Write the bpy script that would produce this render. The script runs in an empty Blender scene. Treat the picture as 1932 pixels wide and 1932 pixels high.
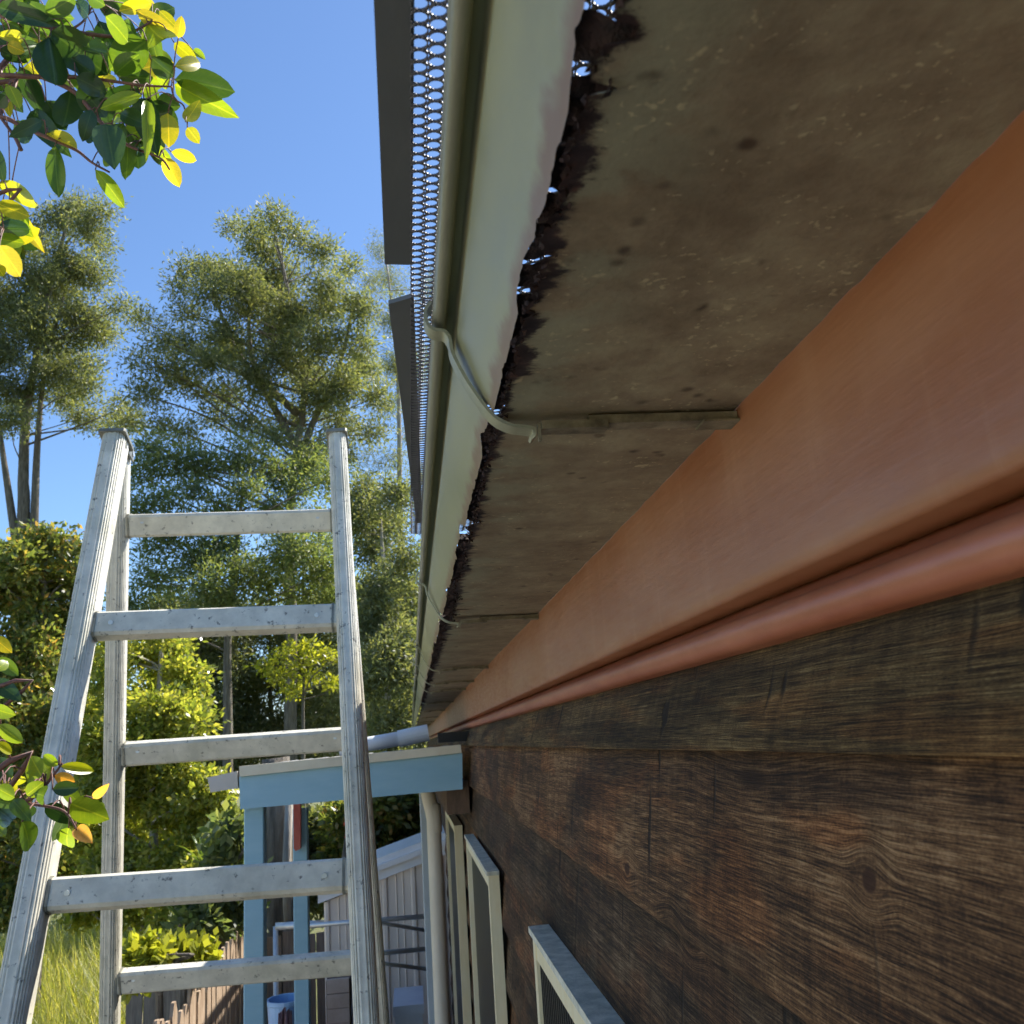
import bpy, math, random
import numpy as np
from mathutils import Vector, Matrix

rnd = random.Random(7)
rng = np.random.default_rng(11)
scene = bpy.context.scene
COL = scene.collection

# ------------------------------------------------------------------ camera
H = 2.7                      # eye height above the ground (standing on steps at gutter level)
F = 1748.0                   # focal length in units of a 1932 px wide picture
VX, VY = 775.0, 1405.0       # where the wall's horizontal lines meet
ROLL = math.radians(2.2)
_y = Vector((VX - 966, -(VY - 966), -F)).normalized()          # world Y in camera axes
_up = Vector((-math.sin(ROLL), math.cos(ROLL), 0.0))
_z = (_up - _y * _up.dot(_y)).normalized()                      # world Z in camera axes
_x = _y.cross(_z).normalized()
CAM_R = Matrix((_x, _y, _z))                                    # camera axes -> world
cam_data = bpy.data.cameras.new("camera")
cam = bpy.data.objects.new("camera", cam_data)
COL.objects.link(cam)
cam.matrix_world = Matrix.Translation((0, 0, H)) @ CAM_R.to_4x4()
cam_data.sensor_width = 36.0
cam_data.lens = 36.0 * F / 1932.0
cam_data.clip_start = 0.01
cam_data.clip_end = 2000
cam_data.dof.use_dof = True
cam_data.dof.focus_distance = 0.7
cam_data.dof.aperture_fstop = 34.0
scene.camera = cam


def at(px, py, Y):
    """World point that the photograph shows at (px, py) for something Y metres away along the wall."""
    d = CAM_R @ Vector((px - 966, -(py - 966), -F))
    d = d * (Y / d.y)
    return Vector((d.x, d.y, d.z + H))


def atz(px, py, z):
    """The same for something at height z relative to the eye."""
    d = CAM_R @ Vector((px - 966, -(py - 966), -F))
    d = d * (z / d.z)
    return Vector((d.x, d.y, d.z + H))


# ------------------------------------------------------------------ sky, sun, exposure
SUN_DIR = Vector((0.60, 0.45, 0.80)).normalized()
world = bpy.data.worlds.new("World")
scene.world = world
world.use_nodes = True
wn = world.node_tree
for n in list(wn.nodes):
    wn.nodes.remove(n)
sky = wn.nodes.new("ShaderNodeTexSky")
sky.sky_type = 'NISHITA'
sky.sun_disc = False
sky.sun_elevation = math.asin(SUN_DIR.z)
sky.sun_rotation = math.atan2(SUN_DIR.x, SUN_DIR.y)
sky.air_density = 1.0
sky.dust_density = 0.25
sky.ozone_density = 7.0
bg = wn.nodes.new("ShaderNodeBackground")
bg.inputs["Strength"].default_value = 0.108
wo = wn.nodes.new("ShaderNodeOutputWorld")
wn.links.new(sky.outputs[0], bg.inputs["Color"])
wn.links.new(bg.outputs[0], wo.inputs["Surface"])
sun_data = bpy.data.lights.new("sun", 'SUN')
sun_data.energy = 5.0
sun_data.angle = math.radians(0.53)
sun_data.color = (1.0, 0.95, 0.86)
sun = bpy.data.objects.new("sun", sun_data)
COL.objects.link(sun)
sun.rotation_euler = SUN_DIR.to_track_quat('Z', 'Y').to_euler()
vs = scene.view_settings
vs.view_transform = 'Standard'
vs.look = 'None'
vs.gamma = 1.0
vs.exposure = 0.95
vs.use_curve_mapping = False
scene.cycles.max_bounces = 5
scene.cycles.diffuse_bounces = 4
scene.cycles.glossy_bounces = 2
scene.cycles.transmission_bounces = 4
scene.cycles.use_adaptive_sampling = True
scene.cycles.adaptive_threshold = 0.03
scene.cycles.transparent_max_bounces = 16
scene.cycles.caustics_reflective = False
scene.cycles.caustics_refractive = False


# ------------------------------------------------------------------ helpers
def tag(o, label=None, cat=None, group=None, kind=None):
    if label: o['label'] = label
    if cat: o['category'] = cat
    if group: o['group'] = group
    if kind: o['kind'] = kind
    return o


def thing(name, loc, label, cat, group=None):
    o = bpy.data.objects.new(name, None)
    COL.objects.link(o)
    o.location = loc
    o.empty_display_size = 0.1
    return tag(o, label, cat, group)


def attach(o, parent):
    if parent is not None:
        o.parent = parent
        if parent.type == 'EMPTY':
            o.matrix_parent_inverse = Matrix.Translation(-Vector(parent.location))
        else:
            o.matrix_parent_inverse = parent.matrix_basis.inverted()
    return o


def put(name, mesh, parent=None, mat4=None):
    o = bpy.data.objects.new(name, mesh)
    COL.objects.link(o)
    if mat4 is not None:
        o.matrix_basis = mat4
    return attach(o, parent)


class MB:
    """Collects shapes into one mesh."""
    def __init__(self):
        self.v = []; self.f = []

    def quad(self, a, b, c, d):
        i = len(self.v); self.v += [a, b, c, d]; self.f.append((i, i + 1, i + 2, i + 3)); return self

    def box(self, lo, hi, m=None):
        x0, y0, z0 = lo; x1, y1, z1 = hi
        p = [(x0, y0, z0), (x1, y0, z0), (x1, y1, z0), (x0, y1, z0), (x0, y0, z1), (x1, y0, z1), (x1, y1, z1), (x0, y1, z1)]
        if m is not None: p = [tuple(m @ Vector(q)) for q in p]
        i = len(self.v); self.v += p
        self.f += [(i, i+3, i+2, i+1), (i+4, i+5, i+6, i+7), (i, i+1, i+5, i+4), (i+1, i+2, i+6, i+5), (i+2, i+3, i+7, i+6), (i+3, i, i+4, i+7)]
        return self

    def bar(self, a, b, w, h, up=(0, 0, 1), chamfer=0.0):
        """Box beam from a to b: w across, h along up."""
        a = Vector(a); b = Vector(b); d = (b - a); L = d.length; d.normalize()
        s = d.cross(Vector(up)).normalized(); u = s.cross(d).normalized()
        c = chamfer
        if c > 0:
            prof = [(-w/2+c, -h/2), (w/2-c, -h/2), (w/2, -h/2+c), (w/2, h/2-c), (w/2-c, h/2), (-w/2+c, h/2), (-w/2, h/2-c), (-w/2, -h/2+c)]
        else:
            prof = [(-w/2, -h/2), (w/2, -h/2), (w/2, h/2), (-w/2, h/2)]
        return self.loft([[a + s*p + u*q for p, q in prof], [b + s*p + u*q for p, q in prof]], caps=True)

    def loft(self, rings, caps=False, closed=True):
        i0 = len(self.v); n = len(rings[0])
        for r in rings: self.v += [tuple(p) for p in r]
        for k in range(len(rings) - 1):
            for j in range(n if closed else n - 1):
                a = i0 + k*n + j; b = i0 + k*n + (j+1) % n
                self.f.append((a, b, b + n, a + n))
        if caps and closed:
            self.f.append(tuple(i0 + j for j in range(n))[::-1])
            self.f.append(tuple(i0 + (len(rings)-1)*n + j for j in range(n)))
        return self

    def tube(self, pts, radii, n=7, caps=True):
        pts = [Vector(p) for p in pts]
        if not isinstance(radii, (list, tuple)): radii = [radii] * len(pts)
        rings = []; ref = None
        for k, p in enumerate(pts):
            t = (pts[min(k+1, len(pts)-1)] - pts[max(k-1, 0)])
            if t.length < 1e-9: t = Vector((0, 0, 1))
            t.normalize()
            if ref is None: ref = Vector((1, 0, 0)) if abs(t.x) < 0.8 else Vector((0, 1, 0))
            s = t.cross(ref).normalized(); u = s.cross(t).normalized(); ref = u
            rings.append([p + (s*math.cos(2*math.pi*j/n) + u*math.sin(2*math.pi*j/n)) * radii[k] for j in range(n)])
        return self.loft(rings, caps=caps)

    def mesh(self, name, mat, smooth=False):
        me = bpy.data.meshes.new(name)
        me.from_pydata([tuple(p) for p in self.v], [], self.f)
        if mat: me.materials.append(mat)
        if smooth: me.shade_smooth()
        me.update()
        return me

    def build(self, name, mat, parent=None, smooth=False, auto=None):
        o = put(name, self.mesh(name, mat, smooth), parent)
        if auto is not None:
            o.data.shade_smooth()
            try: o.data.set_sharp_from_angle(angle=math.radians(auto))
            except Exception: pass
        return o


def fast_mesh(name, V, faces_n, mat, smooth=False):
    """V: (n, k, 3) array: n separate polygons of k corners."""
    n, k = V.shape[0], V.shape[1]
    me = bpy.data.meshes.new(name)
    me.vertices.add(n*k); me.vertices.foreach_set("co", V.reshape(-1).astype(np.float32))
    me.loops.add(n*k); me.loops.foreach_set("vertex_index", np.arange(n*k, dtype=np.int32))
    me.polygons.add(n); me.polygons.foreach_set("loop_start", np.arange(0, n*k, k, dtype=np.int32))
    try: me.polygons.foreach_set("loop_total", np.full(n, k, dtype=np.int32))
    except Exception: pass
    me.materials.append(mat)
    me.update(calc_edges=True)
    if smooth: me.shade_smooth()
    return me


def smooth_path(pts, n=8):
    out = []
    P = [Vector(p) for p in pts]
    for i in range(len(P) - 1):
        p0, p1, p2, p3 = P[max(0, i-1)], P[i], P[i+1], P[min(len(P)-1, i+2)]
        for k in range(n):
            t = k/n
            out.append(0.5*((2*p1) + (p2-p0)*t + (2*p0-5*p1+4*p2-p3)*t*t + (3*p1-p0-3*p2+p3)*t**3))
    out.append(P[-1]); return out


def vnoise(x, seed=0):
    """1-D value noise, -1..1"""
    i = math.floor(x); t = x - i; t = t*t*(3-2*t)
    def h(k):
        return ((math.sin(k*127.1 + seed*311.7) * 43758.5453) % 1.0) * 2 - 1
    return h(i)*(1-t) + h(i+1)*t


def fbm(x, seed=0, o=4):
    s = 0; a = 0.55
    for k in range(o):
        s += a*vnoise(x*2**k, seed+k); a *= 0.55
    return s


# ------------------------------------------------------------------ materials
class NT:
    def __init__(self, name):
        self.m = bpy.data.materials.new(name); self.m.use_nodes = True
        self.t = self.m.node_tree
        self.b = self.t.nodes["Principled BSDF"]; self.out = self.t.nodes["Material Output"]

    def n(self, typ, **kw):
        nd = self.t.nodes.new(typ)
        for k, v in kw.items(): setattr(nd, k, v)
        return nd

    def l(self, a, b): self.t.links.new(a, b)

    def coords(self, scale=(1, 1, 1), rand=0.0):
        tc = self.n("ShaderNodeTexCoord"); mp = self.n("ShaderNodeMapping")
        mp.inputs["Scale"].default_value = scale
        if rand:
            oi = self.n("ShaderNodeObjectInfo"); mu = self.n("ShaderNodeMath", operation='MULTIPLY'); mu.inputs[1].default_value = rand
            self.l(oi.outputs["Random"], mu.inputs[0])
            ad = self.n("ShaderNodeVectorMath", operation='ADD')
            self.l(tc.outputs["Object"], ad.inputs[0]); self.l(mu.outputs[0], ad.inputs[1])
            self.l(ad.outputs[0], mp.inputs["Vector"])
        else:
            self.l(tc.outputs["Object"], mp.inputs["Vector"])
        return mp.outputs[0]

    def noise(self, vec, scale=5, detail=6, rough=0.6, dist=0.0):
        nd = self.n("ShaderNodeTexNoise"); self.l(vec, nd.inputs["Vector"])
        nd.inputs["Scale"].default_value = scale; nd.inputs["Detail"].default_value = detail
        nd.inputs["Roughness"].default_value = rough; nd.inputs["Distortion"].default_value = dist
        return nd.outputs["Fac"]

    def ramp(self, fac, stops):
        r = self.n("ShaderNodeValToRGB"); self.l(fac, r.inputs[0])
        e = r.color_ramp.elements
        while len(e) > 1: e.remove(e[-1])
        e[0].position = stops[0][0]; e[0].color = (*stops[0][1], 1) if not isinstance(stops[0][1], float) else (stops[0][1],)*3 + (1,)
        for p, c in stops[1:]:
            q = e.new(p); q.color = (*c, 1) if not isinstance(c, float) else (c, c, c, 1)
        return r.outputs[0]

    def mix(self, fac, a, b, mode='MIX'):
        m = self.n("ShaderNodeMix", data_type='RGBA', blend_type=mode)
        for idx, s in ((0, fac), (6, a), (7, b)):
            if hasattr(s, 'links'): self.l(s, m.inputs[idx])
            elif idx == 0: m.inputs[0].default_value = s
            else: m.inputs[idx].default_value = (*s, 1)
        return m.outputs[2]

    def math(self, op, a, b=None, clamp=False):
        m = self.n("ShaderNodeMath", operation=op); m.use_clamp = clamp
        for i, s in enumerate((a, b)):
            if s is None: continue
            if hasattr(s, 'links'): self.l(s, m.inputs[i])
            else: m.inputs[i].default_value = s
        return m.outputs[0]

    def smooth(self, v, lo, hi):
        m = self.n("ShaderNodeMapRange", interpolation_type='SMOOTHSTEP'); self.l(v, m.inputs[0])
        m.inputs[1].default_value = lo; m.inputs[2].default_value = hi
        return m.outputs[0]

    def bump(self, h, strength=0.3, dist=0.01):
        b = self.n("ShaderNodeBump"); b.inputs["Strength"].default_value = strength; b.inputs["Distance"].default_value = dist
        self.l(h, b.inputs["Height"]); self.l(b.outputs[0], self.b.inputs["Normal"])

    def set(self, color=None, rough=None, metallic=None, spec=None, coat=None):
        if color is not None:
            if hasattr(color, 'links'): self.l(color, self.b.inputs["Base Color"])
            else: self.b.inputs["Base Color"].default_value = (*color, 1)
        if rough is not None:
            if hasattr(rough, 'links'): self.l(rough, self.b.inputs["Roughness"])
            else: self.b.inputs["Roughness"].default_value = rough
        if metallic is not None: self.b.inputs["Metallic"].default_value = metallic
        if spec is not None: self.b.inputs["Specular IOR Level"].default_value = spec
        if coat is not None: self.b.inputs["Coat Weight"].default_value = coat
        return self.m


def mottled(name, c1, c2, scale=8, stretch=(1, 1, 1), rough=0.6, metallic=0.0, bump=0.15, bdist=0.004, lo=0.35, hi=0.65, rand=0.0, spec=None):
    t = NT(name); v = t.coords(stretch, rand)
    f = t.noise(v, scale, 8, 0.65)
    col = t.ramp(f, [(lo, c1), (hi, c2)])
    if bump: t.bump(t.noise(v, scale*6, 4, 0.6), bump, bdist)
    return t.set(col, rough, metallic, spec)


def leaf_mat(name, stops, rough=0.35, trans=0.45, tcol=None, spec=0.5, tboost=2.0, per='island'):
    t = NT(name)
    if per == 'island':
        g = t.n("ShaderNodeNewGeometry"); r = g.outputs["Random Per Island"]
    else:
        g = t.n("ShaderNodeObjectInfo"); r = g.outputs["Random"]
    col = t.ramp(r, stops)
    if per == 'object':
        tc_ = t.n("ShaderNodeTexCoord"); sp_ = t.n("ShaderNodeSeparateXYZ"); t.l(tc_.outputs["Object"], sp_.inputs[0])
        ax = t.math('ABSOLUTE', sp_.outputs["X"])
        rib = t.smooth(ax, 0.035, 0.012)
        vein = t.smooth(t.math('ABSOLUTE', t.math('SUBTRACT', t.math('FRACT', t.math('ADD', t.math('MULTIPLY', sp_.outputs["Y"], 9.0), t.math('MULTIPLY', ax, -5.0))), 0.5)), 0.10, 0.02)
        blot = t.smooth(t.noise(t.coords((6, 6, 6), 11.0), 1.0, 3, 0.6), 0.35, 0.75)
        col = t.mix(t.math('MULTIPLY', blot, 0.45), col, t.mix(1.0, col, (1.5, 1.25, 1.0), 'MULTIPLY'))
        col = t.mix(t.math('MULTIPLY', vein, 0.22), col, t.mix(1.0, col, (1.7, 1.5, 1.3), 'MULTIPLY'))
        col = t.mix(t.math('MULTIPLY', rib, 0.55), col, t.mix(1.0, col, (2.4, 1.9, 1.8), 'MULTIPLY'))
    t.set(col, rough, 0, spec)
    tr = t.n("ShaderNodeBsdfTranslucent")
    tc = t.mix(1.0, col, tcol or (tboost, tboost*0.95, tboost*0.35), 'MULTIPLY')
    t.l(tc, tr.inputs["Color"])
    ms = t.n("ShaderNodeMixShader"); ms.inputs[0].default_value = trans
    t.l(t.b.outputs[0], ms.inputs[1]); t.l(tr.outputs[0], ms.inputs[2])
    t.l(ms.outputs[0], t.out.inputs["Surface"])
    return t.m


def weatherboard_material():
    t = NT("rough_sawn_timber")
    tc = t.n("ShaderNodeTexCoord"); oi = t.n("ShaderNodeObjectInfo")
    mu = t.math('MULTIPLY', oi.outputs["Random"], 37.0)
    cmb = t.n("ShaderNodeCombineXYZ"); t.l(mu, cmb.inputs[0]); t.l(mu, cmb.inputs[1])
    ad = t.n("ShaderNodeVectorMath", operation='ADD'); t.l(tc.outputs["Object"], ad.inputs[0]); t.l(cmb.outputs[0], ad.inputs[1])
    base = ad.outputs[0]

    def mp(s):
        m = t.n("ShaderNodeMapping"); m.inputs["Scale"].default_value = s; t.l(base, m.inputs["Vector"]); return m.outputs[0]
    # knots bend the grain
    vo = t.n("ShaderNodeTexVoronoi"); t.l(mp((0, 2.6, 9.0)), vo.inputs["Vector"]); vo.inputs["Scale"].default_value = 1.0
    dist = vo.outputs["Distance"]
    knot = t.smooth(dist, 0.34, 0.02)
    bend = t.noise(mp((0, 1.1, 5.0)), 1.0, 1, 0.5)
    wob = t.noise(mp((0, 9.0, 26.0)), 1.0, 1, 0.5)
    sep = t.n("ShaderNodeSeparateXYZ"); t.l(base, sep.inputs[0])
    z = t.math('ADD', sep.outputs["Z"], t.math('MULTIPLY', bend, 0.016))
    z = t.math('ADD', z, t.math('MULTIPLY', wob, 0.0030))
    z = t.math('ADD', z, t.math('MULTIPLY', knot, 0.007))
    # three big knots that show near the camera
    geo = t.n("ShaderNodeNewGeometry"); gp = t.n("ShaderNodeSeparateXYZ"); t.l(geo.outputs["Position"], gp.inputs[0])
    kcore = None
    for ky, kz, ry_, rz_ in [(0.3690, -0.0633, 0.0060, 0.0050), (0.6539, -0.1350, 0.0100, 0.0060), (0.7857, -0.1094, 0.0090, 0.0050)]:
        du = t.math('DIVIDE', t.math('SUBTRACT', gp.outputs["Y"], ky), ry_)
        dz_ = t.math('SUBTRACT', gp.outputs["Z"], kz + H)
        dv = t.math('DIVIDE', dz_, rz_)
        rr_ = t.math('SQRT', t.math('ADD', t.math('MULTIPLY', du, du), t.math('MULTIPLY', dv, dv)))
        fall = t.smooth(rr_, 4.5, 0.6)
        z = t.math('SUBTRACT', z, t.math('MULTIPLY', fall, t.math('MULTIPLY', dz_, 0.75)))
        core = t.smooth(rr_, 1.15, 0.75)
        kcore = core if kcore is None else t.math('MAXIMUM', kcore, core)
    c2 = t.n("ShaderNodeCombineXYZ"); t.l(t.math('MULTIPLY', sep.outputs["Y"], 34.0), c2.inputs[1]); t.l(t.math('MULTIPLY', z, 1150.0), c2.inputs[2])
    fine = t.noise(c2.outputs[0], 1.0, 2, 0.6)
    c3 = t.n("ShaderNodeCombineXYZ"); t.l(t.math('MULTIPLY', sep.outputs["Y"], 4.0), c3.inputs[1]); t.l(t.math('MULTIPLY', z, 330.0), c3.inputs[2])
    coarse = t.noise(c3.outputs[0], 1.0, 2, 0.55)
    saw = t.noise(mp((0, 95.0, 8.0)), 1.0, 2, 0.6)          # rough saw marks across the grain
    speck = t.noise(mp((0, 420.0, 700.0)), 1.0, 1, 0.6)
    grain = t.math('ADD', t.math('MULTIPLY', fine, 0.60), t.math('MULTIPLY', coarse, 0.40))
    grain = t.math('ADD', grain, t.math('MULTIPLY', t.math('SUBTRACT', speck, 0.5), 0.20))
    grain = t.math('ADD', grain, t.math('MULTIPLY', t.math('SUBTRACT', saw, 0.5), 0.16))
    # worn patches lose the pale raised grain, others keep it
    worn = t.noise(mp((0, 5.0, 16.0)), 1.0, 3, 0.6)
    grain = t.math('ADD', grain, t.math('MULTIPLY', t.math('SUBTRACT', worn, 0.5), 0.34))
    col = t.ramp(grain, [(0.375, (0.024, 0.0135, 0.0075)), (0.47, (0.082, 0.046, 0.022)), (0.55, (0.165, 0.097, 0.046)), (0.68, (0.36, 0.245, 0.135))])
    col = t.mix(1.0, col, oi.outputs["Color"], 'MULTIPLY')
    # old dark stain left in big patches, redder wood elsewhere
    patch = t.noise(mp((0, 2.6, 14.0)), 1.0, 4, 0.62)
    dark = t.smooth(patch, 0.49, 0.60)
    col = t.mix(t.math('MULTIPLY', dark, 0.66), col, t.mix(1.0, col, (0.26, 0.27, 0.30), 'MULTIPLY'))
    warm = t.smooth(t.noise(mp((0, 3.0, 12.0)), 1.7, 2, 0.6), 0.5, 0.62)
    col = t.mix(t.math('MULTIPLY', warm, 0.7), col, t.mix(1.0, col, (1.22, 0.93, 0.74), 'MULTIPLY'))
    # vertical splits, dents and hammer marks
    split = t.noise(mp((0, 38.0, 6.0)), 1.0, 2, 0.55)
    spl = t.smooth(split, 0.650, 0.715)
    col = t.mix(t.math('MULTIPLY', spl, 0.88), col, (0.011, 0.008, 0.006))
    kc = t.smooth(dist, 0.085, 0.035)
    col = t.mix(t.math('MULTIPLY', kc, 0.9), col, (0.020, 0.009, 0.004))
    col = t.mix(t.math('MULTIPLY', kcore, 0.88), col, (0.035, 0.013, 0.006))
    t.set(col, 0.80, 0, 0.25)
    t.bump(t.math('SUBTRACT', fine, t.math('MULTIPLY', spl, 0.7)), 0.85, 0.0013)
    return t.m


def gutter_bottom_material():
    t = NT("rusty_gutter_bottom")
    v = t.coords()
    tc = t.n("ShaderNodeTexCoord"); sep = t.n("ShaderNodeSeparateXYZ"); t.l(tc.outputs["Object"], sep.inputs[0])
    x = sep.outputs["X"]
    big = t.noise(v, 16, 3, 0.6)
    mid = t.noise(v, 70, 4, 0.65)
    col = t.ramp(t.math('ADD', t.math('MULTIPLY', big, 0.6), t.math('MULTIPLY', mid, 0.4)),
                 [(0.36, (0.160, 0.126, 0.080)), (0.5, (0.232, 0.192, 0.124)), (0.62, (0.30, 0.265, 0.170))])
    # greener paint survives toward the front edge
    gp = t.math('MULTIPLY', t.smooth(x, 0.105, 0.055), t.smooth(t.noise(v, 26, 5, 0.6), 0.42, 0.58))
    col = t.mix(t.math('MULTIPLY', gp, 0.75), col, (0.26, 0.27, 0.185))
    # chalky flecks
    keep = t.smooth(t.noise(v, 33, 3, 0.6), 0.46, 0.60)
    fl = t.math('MULTIPLY', t.smooth(t.noise(v, 300, 2, 0.5), 0.60, 0.70), keep)
    fl2 = t.math('MULTIPLY', t.smooth(t.noise(v, 120, 2, 0.5), 0.66, 0.72), keep)
    col = t.mix(t.math('MULTIPLY', t.math('MAXIMUM', fl, fl2), 0.62), col, (0.50, 0.44, 0.27))
    # dark pits
    vo2 = t.n("ShaderNodeTexVoronoi"); vo2.inputs["Scale"].default_value = 62; t.l(v, vo2.inputs["Vector"])
    pit = t.math('MULTIPLY', t.smooth(vo2.outputs["Distance"], 0.30, 0.10), t.smooth(t.noise(v, 21, 3, 0.6), 0.54, 0.62))
    col = t.mix(t.math('MULTIPLY', pit, 0.8), col, (0.03, 0.016, 0.010))
    # rust creeping in from the eaten edge, in streaks
    st = t.noise(t.coords((38.0, 60.0, 1)), 1.0, 6, 0.72)
    big2 = t.noise(t.coords((4.0, 30.0, 1)), 1.0, 3, 0.5)
    reach = t.math('ADD', 0.023, t.math('ADD', t.math('MULTIPLY', st, 0.040), t.math('MULTIPLY', big2, 0.022)))
    d = t.math('SUBTRACT', reach, t.math('SUBTRACT', x, t.math('MULTIPLY', t.smooth(sep.outputs["Y"], 0.4, 1.2), 0.006)))
    rust = t.smooth(d, -0.0025, 0.0025)
    col = t.mix(rust, col, t.ramp(mid, [(0.35, (0.009, 0.007, 0.010)), (0.58, (0.032, 0.021, 0.022)), (0.72, (0.13, 0.058, 0.034))]))
    t.set(col, 0.62, 0.0, 0.4)
    t.bump(mid, 0.5, 0.0015)
    return t.m


def gutter_face_material():
    t = NT("pale_green_gutter_paint")
    v = t.coords()
    tc = t.n("ShaderNodeTexCoord"); sep = t.n("ShaderNodeSeparateXYZ"); t.l(tc.outputs["Object"], sep.inputs[0])
    n1 = t.noise(t.coords((1, 0.35, 1)), 30, 5, 0.6)
    col = t.ramp(n1, [(0.35, (0.255, 0.245, 0.125)), (0.65, (0.325, 0.315, 0.170))])
    # pale chalk and rust along the bottom fold
    edge = t.smooth(sep.outputs["Z"], H + 0.170, H + 0.157)
    n2 = t.noise(t.coords((1, 1, 1)), 45, 5, 0.6)
    ch = t.math('MULTIPLY', edge, t.smooth(n2, 0.42, 0.56))
    col = t.mix(t.math('MULTIPLY', ch, 0.25), col, (0.36, 0.37, 0.29))
    ed2 = t.smooth(t.math('SUBTRACT', sep.outputs["Z"], t.math('MULTIPLY', n2, 0.018)), H + 0.1545, H + 0.1475)
    col = t.mix(t.math('MULTIPLY', ed2, 0.8), col, (0.20, 0.095, 0.045))
    t.set(col, t.ramp(n1, [(0.3, 0.32), (0.7, 0.5)]), 0.0, 0.5)
    return t.m


def fascia_material():
    t = NT("burnt_orange_fascia_paint")
    n1 = t.noise(t.coords((1, 1.0, 3)), 7, 5, 0.6)
    n2 = t.noise(t.coords((1, 3, 30)), 6, 6, 0.65)
    drip = t.noise(t.coords((1, 45, 4)), 1.0, 4, 0.6)
    col = t.ramp(n1, [(0.35, (0.295, 0.114, 0.048)), (0.65, (0.355, 0.162, 0.084))])
    col = t.mix(t.math('MULTIPLY', t.smooth(drip, 0.54, 0.68), 0.13), col, (0.52, 0.30, 0.18))
    col = t.mix(t.math('MULTIPLY', t.smooth(n2, 0.56, 0.7), 0.25), col, (0.28, 0.09, 0.035))
    t.set(col, t.ramp(n2, [(0.3, 0.33), (0.7, 0.5)]), 0, 0.5)
    t.bump(n2, 0.12, 0.002)
    return t.m


def ladder_material(name, tint, lo=0.30, hi=0.46):
    t = NT(name)
    v = t.coords((1, 1, 1))
    n1 = t.noise(v, 22, 7, 0.68)
    n2 = t.noise(t.coords((1, 1, 1)), 120, 5, 0.7)
    c = lambda k: tuple(k*q for q in tint)
    col = t.ramp(n1, [(0.34, c(lo)), (0.52, c((lo+hi)/2)), (0.68, c(hi))])
    sc = t.smooth(t.noise(t.coords((3, 3, 3)), 24, 6, 0.7), 0.590, 0.66)
    col = t.mix(t.math('MULTIPLY', sc, 0.75), col, (0.07, 0.065, 0.055))
    gr = t.smooth(t.noise(v, 7, 4, 0.6), 0.5, 0.68)
    col = t.mix(t.math('MULTIPLY', gr, 0.25), col, (0.20, 0.22, 0.12))
    t.set(col, t.ramp(n2, [(0.3, 0.42), (0.7, 0.65)]), 0.12, 0.4)
    t.bump(n2, 0.2, 0.001)
    return t.m


M = {}
M['timber'] = weatherboard_material()
M['gbot'] = gutter_bottom_material()
M['gface'] = gutter_face_material()
M['fascia'] = fascia_material()
M['bead'] = mottled("rolled_gutter_lip", (0.21, 0.21, 0.15), (0.27, 0.265, 0.19), 20, (1, .3, 1), 0.35, 0.0, 0.05)
M['red'] = mottled("red_brown_trim_paint", (0.31, 0.090, 0.042), (0.42, 0.150, 0.080), 9, (1, 1, 3), 0.35, 0.0, 0.1, 0.002)
M['strap'] = mottled("gutter_strap_paint", (0.24, 0.245, 0.165), (0.36, 0.36, 0.25), 60, (1, 1, 1), 0.45, 0.1, 0.2, 0.001)
M['strapbar'] = mottled("shadow_dark_strap_bar", (0.10, 0.085, 0.055), (0.30, 0.27, 0.18), 45, (1, 1, 1), 0.6, 0.1, 0.4, 0.001)  # dark tone paints in the shadow line along each strap
M['rust'] = mottled("flaking_rust", (0.012, 0.009, 0.011), (0.060, 0.030, 0.024), 150, (1, 1, 1), 0.9, 0.0, 0.8, 0.003)
M['guard'] = mottled("dark_guard_plastic", (0.10, 0.108, 0.112), (0.13, 0.137, 0.140), 30, (1, .3, 1), 0.5, 0.0, 0.05)
M['mesh'] = mottled("guard_mesh_metal", (0.10, 0.10, 0.13), (0.15, 0.15, 0.18), 60, (1, 1, 1), 0.5, 0.2, 0.0)
M['roof'] = mottled("corrugated_roof", (0.22, 0.22, 0.21), (0.32, 0.31, 0.29), 5, (1, 1, 1), 0.55, 0.3, 0.1)
M['stile'] = ladder_material("fluted_weathered_aluminium", (1.0, 0.95, 0.80), 0.60, 0.86)
M['rung'] = ladder_material("scuffed_aluminium_rung", (1.0, 0.95, 0.79), 0.56, 0.80)
M['cap'] = mottled("ladder_cap_metal", (0.16, 0.16, 0.13), (0.32, 0.31, 0.25), 40, (1, 1, 1), 0.5, 0.4, 0.2, 0.002)
M['blue'] = mottled("pale_blue_paint", (0.24, 0.44, 0.56), (0.30, 0.50, 0.61), 5, (1, 1, 4), 0.5, 0.0, 0.15, 0.002)
M['cream'] = mottled("cream_trim", (0.62, 0.56, 0.42), (0.72, 0.67, 0.52), 10, (1, 1, 1), 0.45, 0.0, 0.05)
M['creamy'] = mottled("cream_aluminium_frame", (0.82, 0.71, 0.44), (0.88, 0.80, 0.56), 14, (3, 3, .6), 0.4, 0.0, 0.1, 0.001)
M['greyhood'] = mottled("grey_window_hood", (0.46, 0.46, 0.37), (0.74, 0.72, 0.59), 60, (1, 1, 1), 0.85, 0.0, 0.4, 0.002)
M['beige'] = mottled("beige_pipe_plastic", (0.62, 0.56, 0.45), (0.72, 0.66, 0.55), 8, (1, 1, .4), 0.4, 0.0, 0.0)
M['white'] = mottled("white_pipe_plastic", (0.72, 0.73, 0.74), (0.82, 0.82, 0.82), 9, (1, 1, 1), 0.35, 0.0, 0.0)
M['palemetal'] = mottled("pale_blue_grey_steel", (0.42, 0.49, 0.56), (0.52, 0.58, 0.63), 9, (1, 1, .4), 0.4, 0.2, 0.0)
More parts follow.
